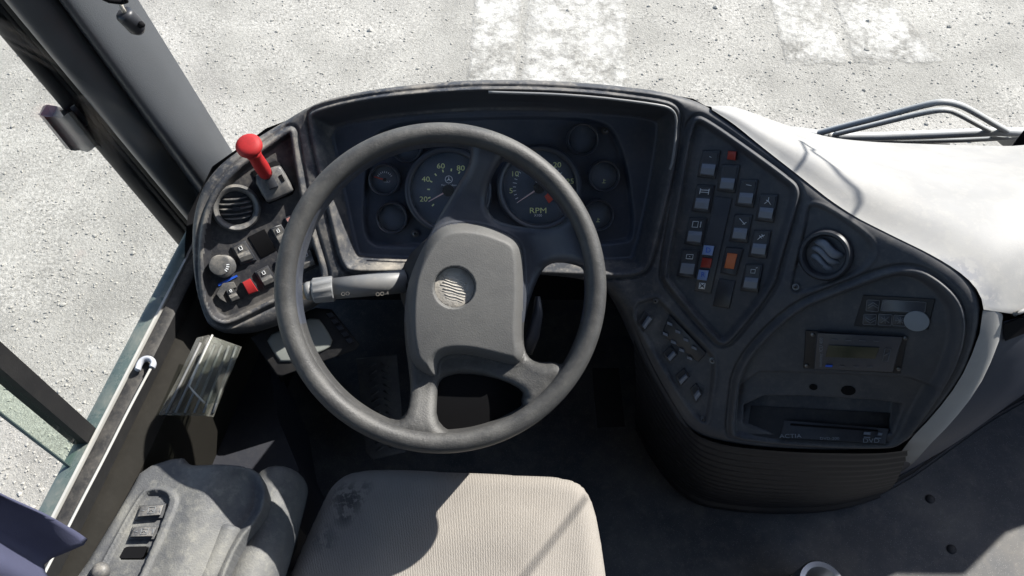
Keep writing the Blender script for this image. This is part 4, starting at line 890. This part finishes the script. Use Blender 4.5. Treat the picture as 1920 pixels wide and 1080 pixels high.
# lower shelf and clear tray in front of the console
sh = [on_z(x, y, .36) for x, y in [(225, 930), (262, 860), (330, 730), (395, 610), (470, 600), (505, 680), (520, 780), (560, 880), (540, 960), (430, 980)]]
v, f = rings([[p - np.array([0, 0, .4]) for p in sh], sh, ]); tag(auto(mesh('side_shelf', v, f, 'shelf'), 40), 'moulded shelf coloured dark as shade in front of the console under the dashboard end', 'shelf')
tr = empty('clear_tray', on_z(380, 720, .48), 'clear ribbed acrylic document tray under the left end of the dashboard', 'tray')
def c3(x, y): return (280 + x / 5.4, 600 + y / 5.4)
def tz(x, y, off=0.0): return on_plane(x, y, np.array([0, .55, .53 + off]), nrm(np.array([.15, -.25, 1.0])))
plate('tray_base', tz, [c3(*c) for c in [(90, 962), (560, 972), (650, 985), (700, 850), (935, 272), (600, 150), (480, 180), (300, 560)]], .0, .003, .5, 'acrylic', tr)
plate('tray_pocket', tz, [c3(*c) for c in [(405, 668), (480, 760), (580, 850), (690, 840), (925, 270), (620, 160)]], .028, .031, .5, 'acrylic', tr)
tube('pocket_edge', [tz(*c3(*c), .03) for c in [(640, 150), (520, 410), (405, 668), (440, 715), (480, 758), (560, 840)]], .0016, 'alu', tr, 8)
for k in range(6): 
    a, b = (170 + k * 95, 940), (520 + k * 72, 230 + k * 8); tube('tray_rib', [tz(*c3(a[0] + (b[0] - a[0]) * t, a[1] + (b[1] - a[1]) * t), .005) for t in (0, .3, .7, 1)], .0020, 'stalk', tr, 8)
# monitor under the dash
def mpt(x, y, off=0.0): return on_plane(x, y, at_depth(560, 640, 1.40) + MN * off, MN)
MN = nrm(np.array([.12, -.50, .85]))
mo = plate('rear_view_monitor', mpt, [(470, 633), (500, 616), (592, 577), (622, 580), (674, 645), (668, 655), (528, 706), (518, 704)], -.06, .0, 4, 'kick', None)
tag(mo, 'small dark monitor with a rounded grey screen hung under the dashboard', 'monitor')
plate('screen', mpt, [(497, 632), (545, 611), (594, 592), (612, 616), (627, 645), (600, 662), (528, 683), (513, 662)], -.002, .004, 5, 'screen', mo, 1)
for k in range(5): plate('button', mpt, [(612 + k * 9, 588 + k * 12), (622 + k * 9, 585 + k * 12), (628 + k * 9, 592 + k * 12), (618 + k * 9, 596 + k * 12)], -.001, .004, 1, 'ring', mo)
# pedals plate
def fz(x, y, off=0.0): return on_plane(x, y, np.array([0, .8, .12 + off]), nrm(np.array([0, -.35, 1.0])))
pd = plate('foot_plate', fz, [(668, 672), (744, 664), (760, 848), (700, 862), (686, 850)], -.01, .0, 3, 'tread', None); tag(pd, 'worn ribbed metal foot plate on the dark floor under the wheel', 'foot plate')
for k in range(13):
    for s in (-1, 1):
        y_ = 685 + k * 13; x_ = 698 + k * 1.2 + (s + 1) * 12; tube('tread_rib', [fz(x_ - 7, y_ - 4 * s, .001), fz(x_, y_, .001), fz(x_ + 7, y_ + 4 * s, .001)], .0022, 'tread', pd, 6)
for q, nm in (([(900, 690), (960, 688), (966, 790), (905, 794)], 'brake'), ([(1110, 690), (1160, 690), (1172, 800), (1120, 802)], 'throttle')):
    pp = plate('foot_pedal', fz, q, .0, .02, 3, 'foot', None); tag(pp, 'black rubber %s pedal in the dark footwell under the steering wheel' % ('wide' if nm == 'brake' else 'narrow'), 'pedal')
# curtain
rows = []
for k, y in enumerate(np.linspace(.305, -.15, 46)):
    w = .014 * math.sin(k * .95 + 1.2) + .010 * math.sin(k * .41 + 1); rows.append([(wallx(y) + .048 + w * (1.15 - .4 * t) + .02 * t + .004 * math.sin(19 * t + k * .8), y - .02 * math.sin(t * 3) * (k == 0) + .006 * math.sin(9 * t + k * .3), .655 + .012 * math.sin(k * .6) + t * .95) for t in np.linspace(0, 1, 70)])
v, f = grid(rows); ct = tag(mesh('curtain', v, f, 'cloth'), 'blue gathered cloth curtain hanging at the side window', 'curtain')
md = ct.modifiers.new('thick', 'SOLIDIFY'); md.thickness = .003
# ================================================================== WINDSCREEN, WIPER
def wsy(z): return 1.085 - .30 * (z - .68)
rows = []
for x in np.linspace(-.50, 1.83, 16): rows.append([(x, wsy(z) - .05 * ((x - .6) / 1.2) ** 2 + .03, z) for z in np.linspace(.62, 2.2, 8)])
v, f = grid(rows); tag(mesh('windscreen', v, f, 'glass'), 'large clear windscreen pane in front of the dashboard', 'windscreen')
def opt(x, y, off=0.0): return on_plane(x, y, np.array([0, 1.135, .68]), nrm(np.array([0, -1, -.30])), off)
wp = empty('windscreen_wiper', opt(1700, 230), 'grey twin-arm windscreen wiper lying outside along the base of the windscreen', 'wiper')
tube('wiper_arm', [opt(*p) for p in chaikin([(1530, 251), (1585, 236), (1660, 217), (1733, 197), (1768, 190), (1800, 196), (1835, 215), (1870, 236), (1900, 252)], 2, False)], .0065, 'wiper', wp, 10)
tube('wiper_arm', [opt(*p) for p in chaikin([(1565, 252), (1640, 234), (1733, 211), (1774, 205), (1796, 213), (1830, 232), (1855, 245)], 2, False)], .0055, 'wiper', wp, 10)
tube('wiper_blade', [opt(*p) for p in [(1463, 243), (1515, 250), (1563, 256), (1650, 256), (1733, 253), (1870, 247), (1990, 250)]], .0095, 'wiper', wp, 8)
tube('wiper_rubber', [opt(*p) for p in [(1500, 254), (1563, 261), (1690, 266), (1778, 271), (1780, 271)]], .0028, 'rubber', wp, 8)
tube('wiper_spine', [opt(*p) for p in [(1563, 257), (1640, 262), (1690, 264), (1800, 262), (1920, 256), (1990, 254)]], .0065, 'wiper', wp, 8)
tube('wiper_joint', [opt(1548, 253), opt(1556, 256), opt(1566, 258)], .010, 'alu', wp, 12)
plate('wiper_mount', opt, [(1858, 255), (1900, 258), (1990, 262), (1990, 282), (1884, 277)], -.01, .004, 2, 'wiper', wp)
# added wire, out of view before the windscreen, shaped to shadow deck and seat
def to_screen(p):
    t = 0.0
    for _ in range(60): q = p + SUN * t; t += (wsy(q[2]) + .26 - q[1]) * .8 / (SUN[1] + .3 * SUN[2])
    return p + SUN * t
def cord(pts, z=None):
    p = [to_screen(on_z(x, y, z) if z else on_z(x, y, .80)) for x, y in pts]; return resample(chaikin(p, 2, False), 24)
def deckpt(x, y): 
    r = ray(x, y); return min((np.linalg.norm(np.cross(np.array(q) - CAM, nrm(r))), i) for i, q in enumerate(DECKV))[1]
DECKV = np.array(W).reshape(-1, 3)
def on_deck(x, y):
    q = DECKV[deckpt(x, y)]; return on_z(x, y, q[2])
caster = empty('shadow_wire', to_screen(on_deck(1600, 380)), 'thin looped wire added out of view before the windscreen to cast shadows', 'wire')
tube('wire_loop', resample(chaikin([to_screen(on_deck(x, y)) for x, y in [(1490, 322), (1509, 296), (1505, 272), (1496, 264), (1518, 274), (1528, 282), (1519, 282), (1560, 314), (1624, 369), (1594, 412)]], 1, False), 60), .0028, 'kick', caster, 8)
tube('wire_tail', [to_screen(on_z(x, y, SZ)) for x, y in [(1112, 918), (1080, 958), (1046, 1000), (1012, 1042), (978, 1084), (900, 1180)]], .003, 'kick', caster, 8)
# ================================================================== small things on the floor, right
rg = empty('floor_ring', on_z(1540, 1085, .02), 'bright metal rim of a round fitting standing on the floor', 'metal ring')
Mf = (on_z(1541, 1094, .10), np.array([1., 0, 0]), np.array([0, 1., 0]), np.array([0, 0, 1.])); lathe('ring_rim', [(.030, -.10), (.046, -.098), (.046, -.004), (.043, 0), (.033, -.001), (.031, -.008), (.029, -.06)], Mf, 'steel', rg, 40, cap0=True, cap1=True)
for a, b in ((1744, 936), (1784, 1030)):
    Mf = (on_z(a, b, .0), np.array([1., 0, 0]), np.array([0, 1., 0]), np.array([0, 0, 1.])); s_ = lathe('floor_screw', [(.010, 0), (.010, .002), (.007, .004)], Mf, 'kick', None, 20)
    tag(s_, 'dark round screw head set in the floor %s' % ('beside the kick panel' if a == 1744 else 'beside the sunlit floor patch'), 'screw')

# flat black sheet painting the shade of a grab recess beside the deck
bpy.context.view_layer.update(); _dg = bpy.context.evaluated_depsgraph_get()
def hit(x, y, off):
    r = Vector(nrm(ray(x, y))); ok, loc, *_ = SC.ray_cast(_dg, Vector(CAM), r); return np.array(loc) - np.array(r) * off
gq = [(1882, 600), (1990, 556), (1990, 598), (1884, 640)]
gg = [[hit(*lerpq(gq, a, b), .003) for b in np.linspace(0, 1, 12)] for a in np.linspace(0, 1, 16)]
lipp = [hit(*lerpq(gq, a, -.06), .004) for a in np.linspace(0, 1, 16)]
v, f = grid(gg); mesh('recess_shade', v, f, 'black', dash)
tube('recess_lip', lipp, .003, 'deck', dash, 8)
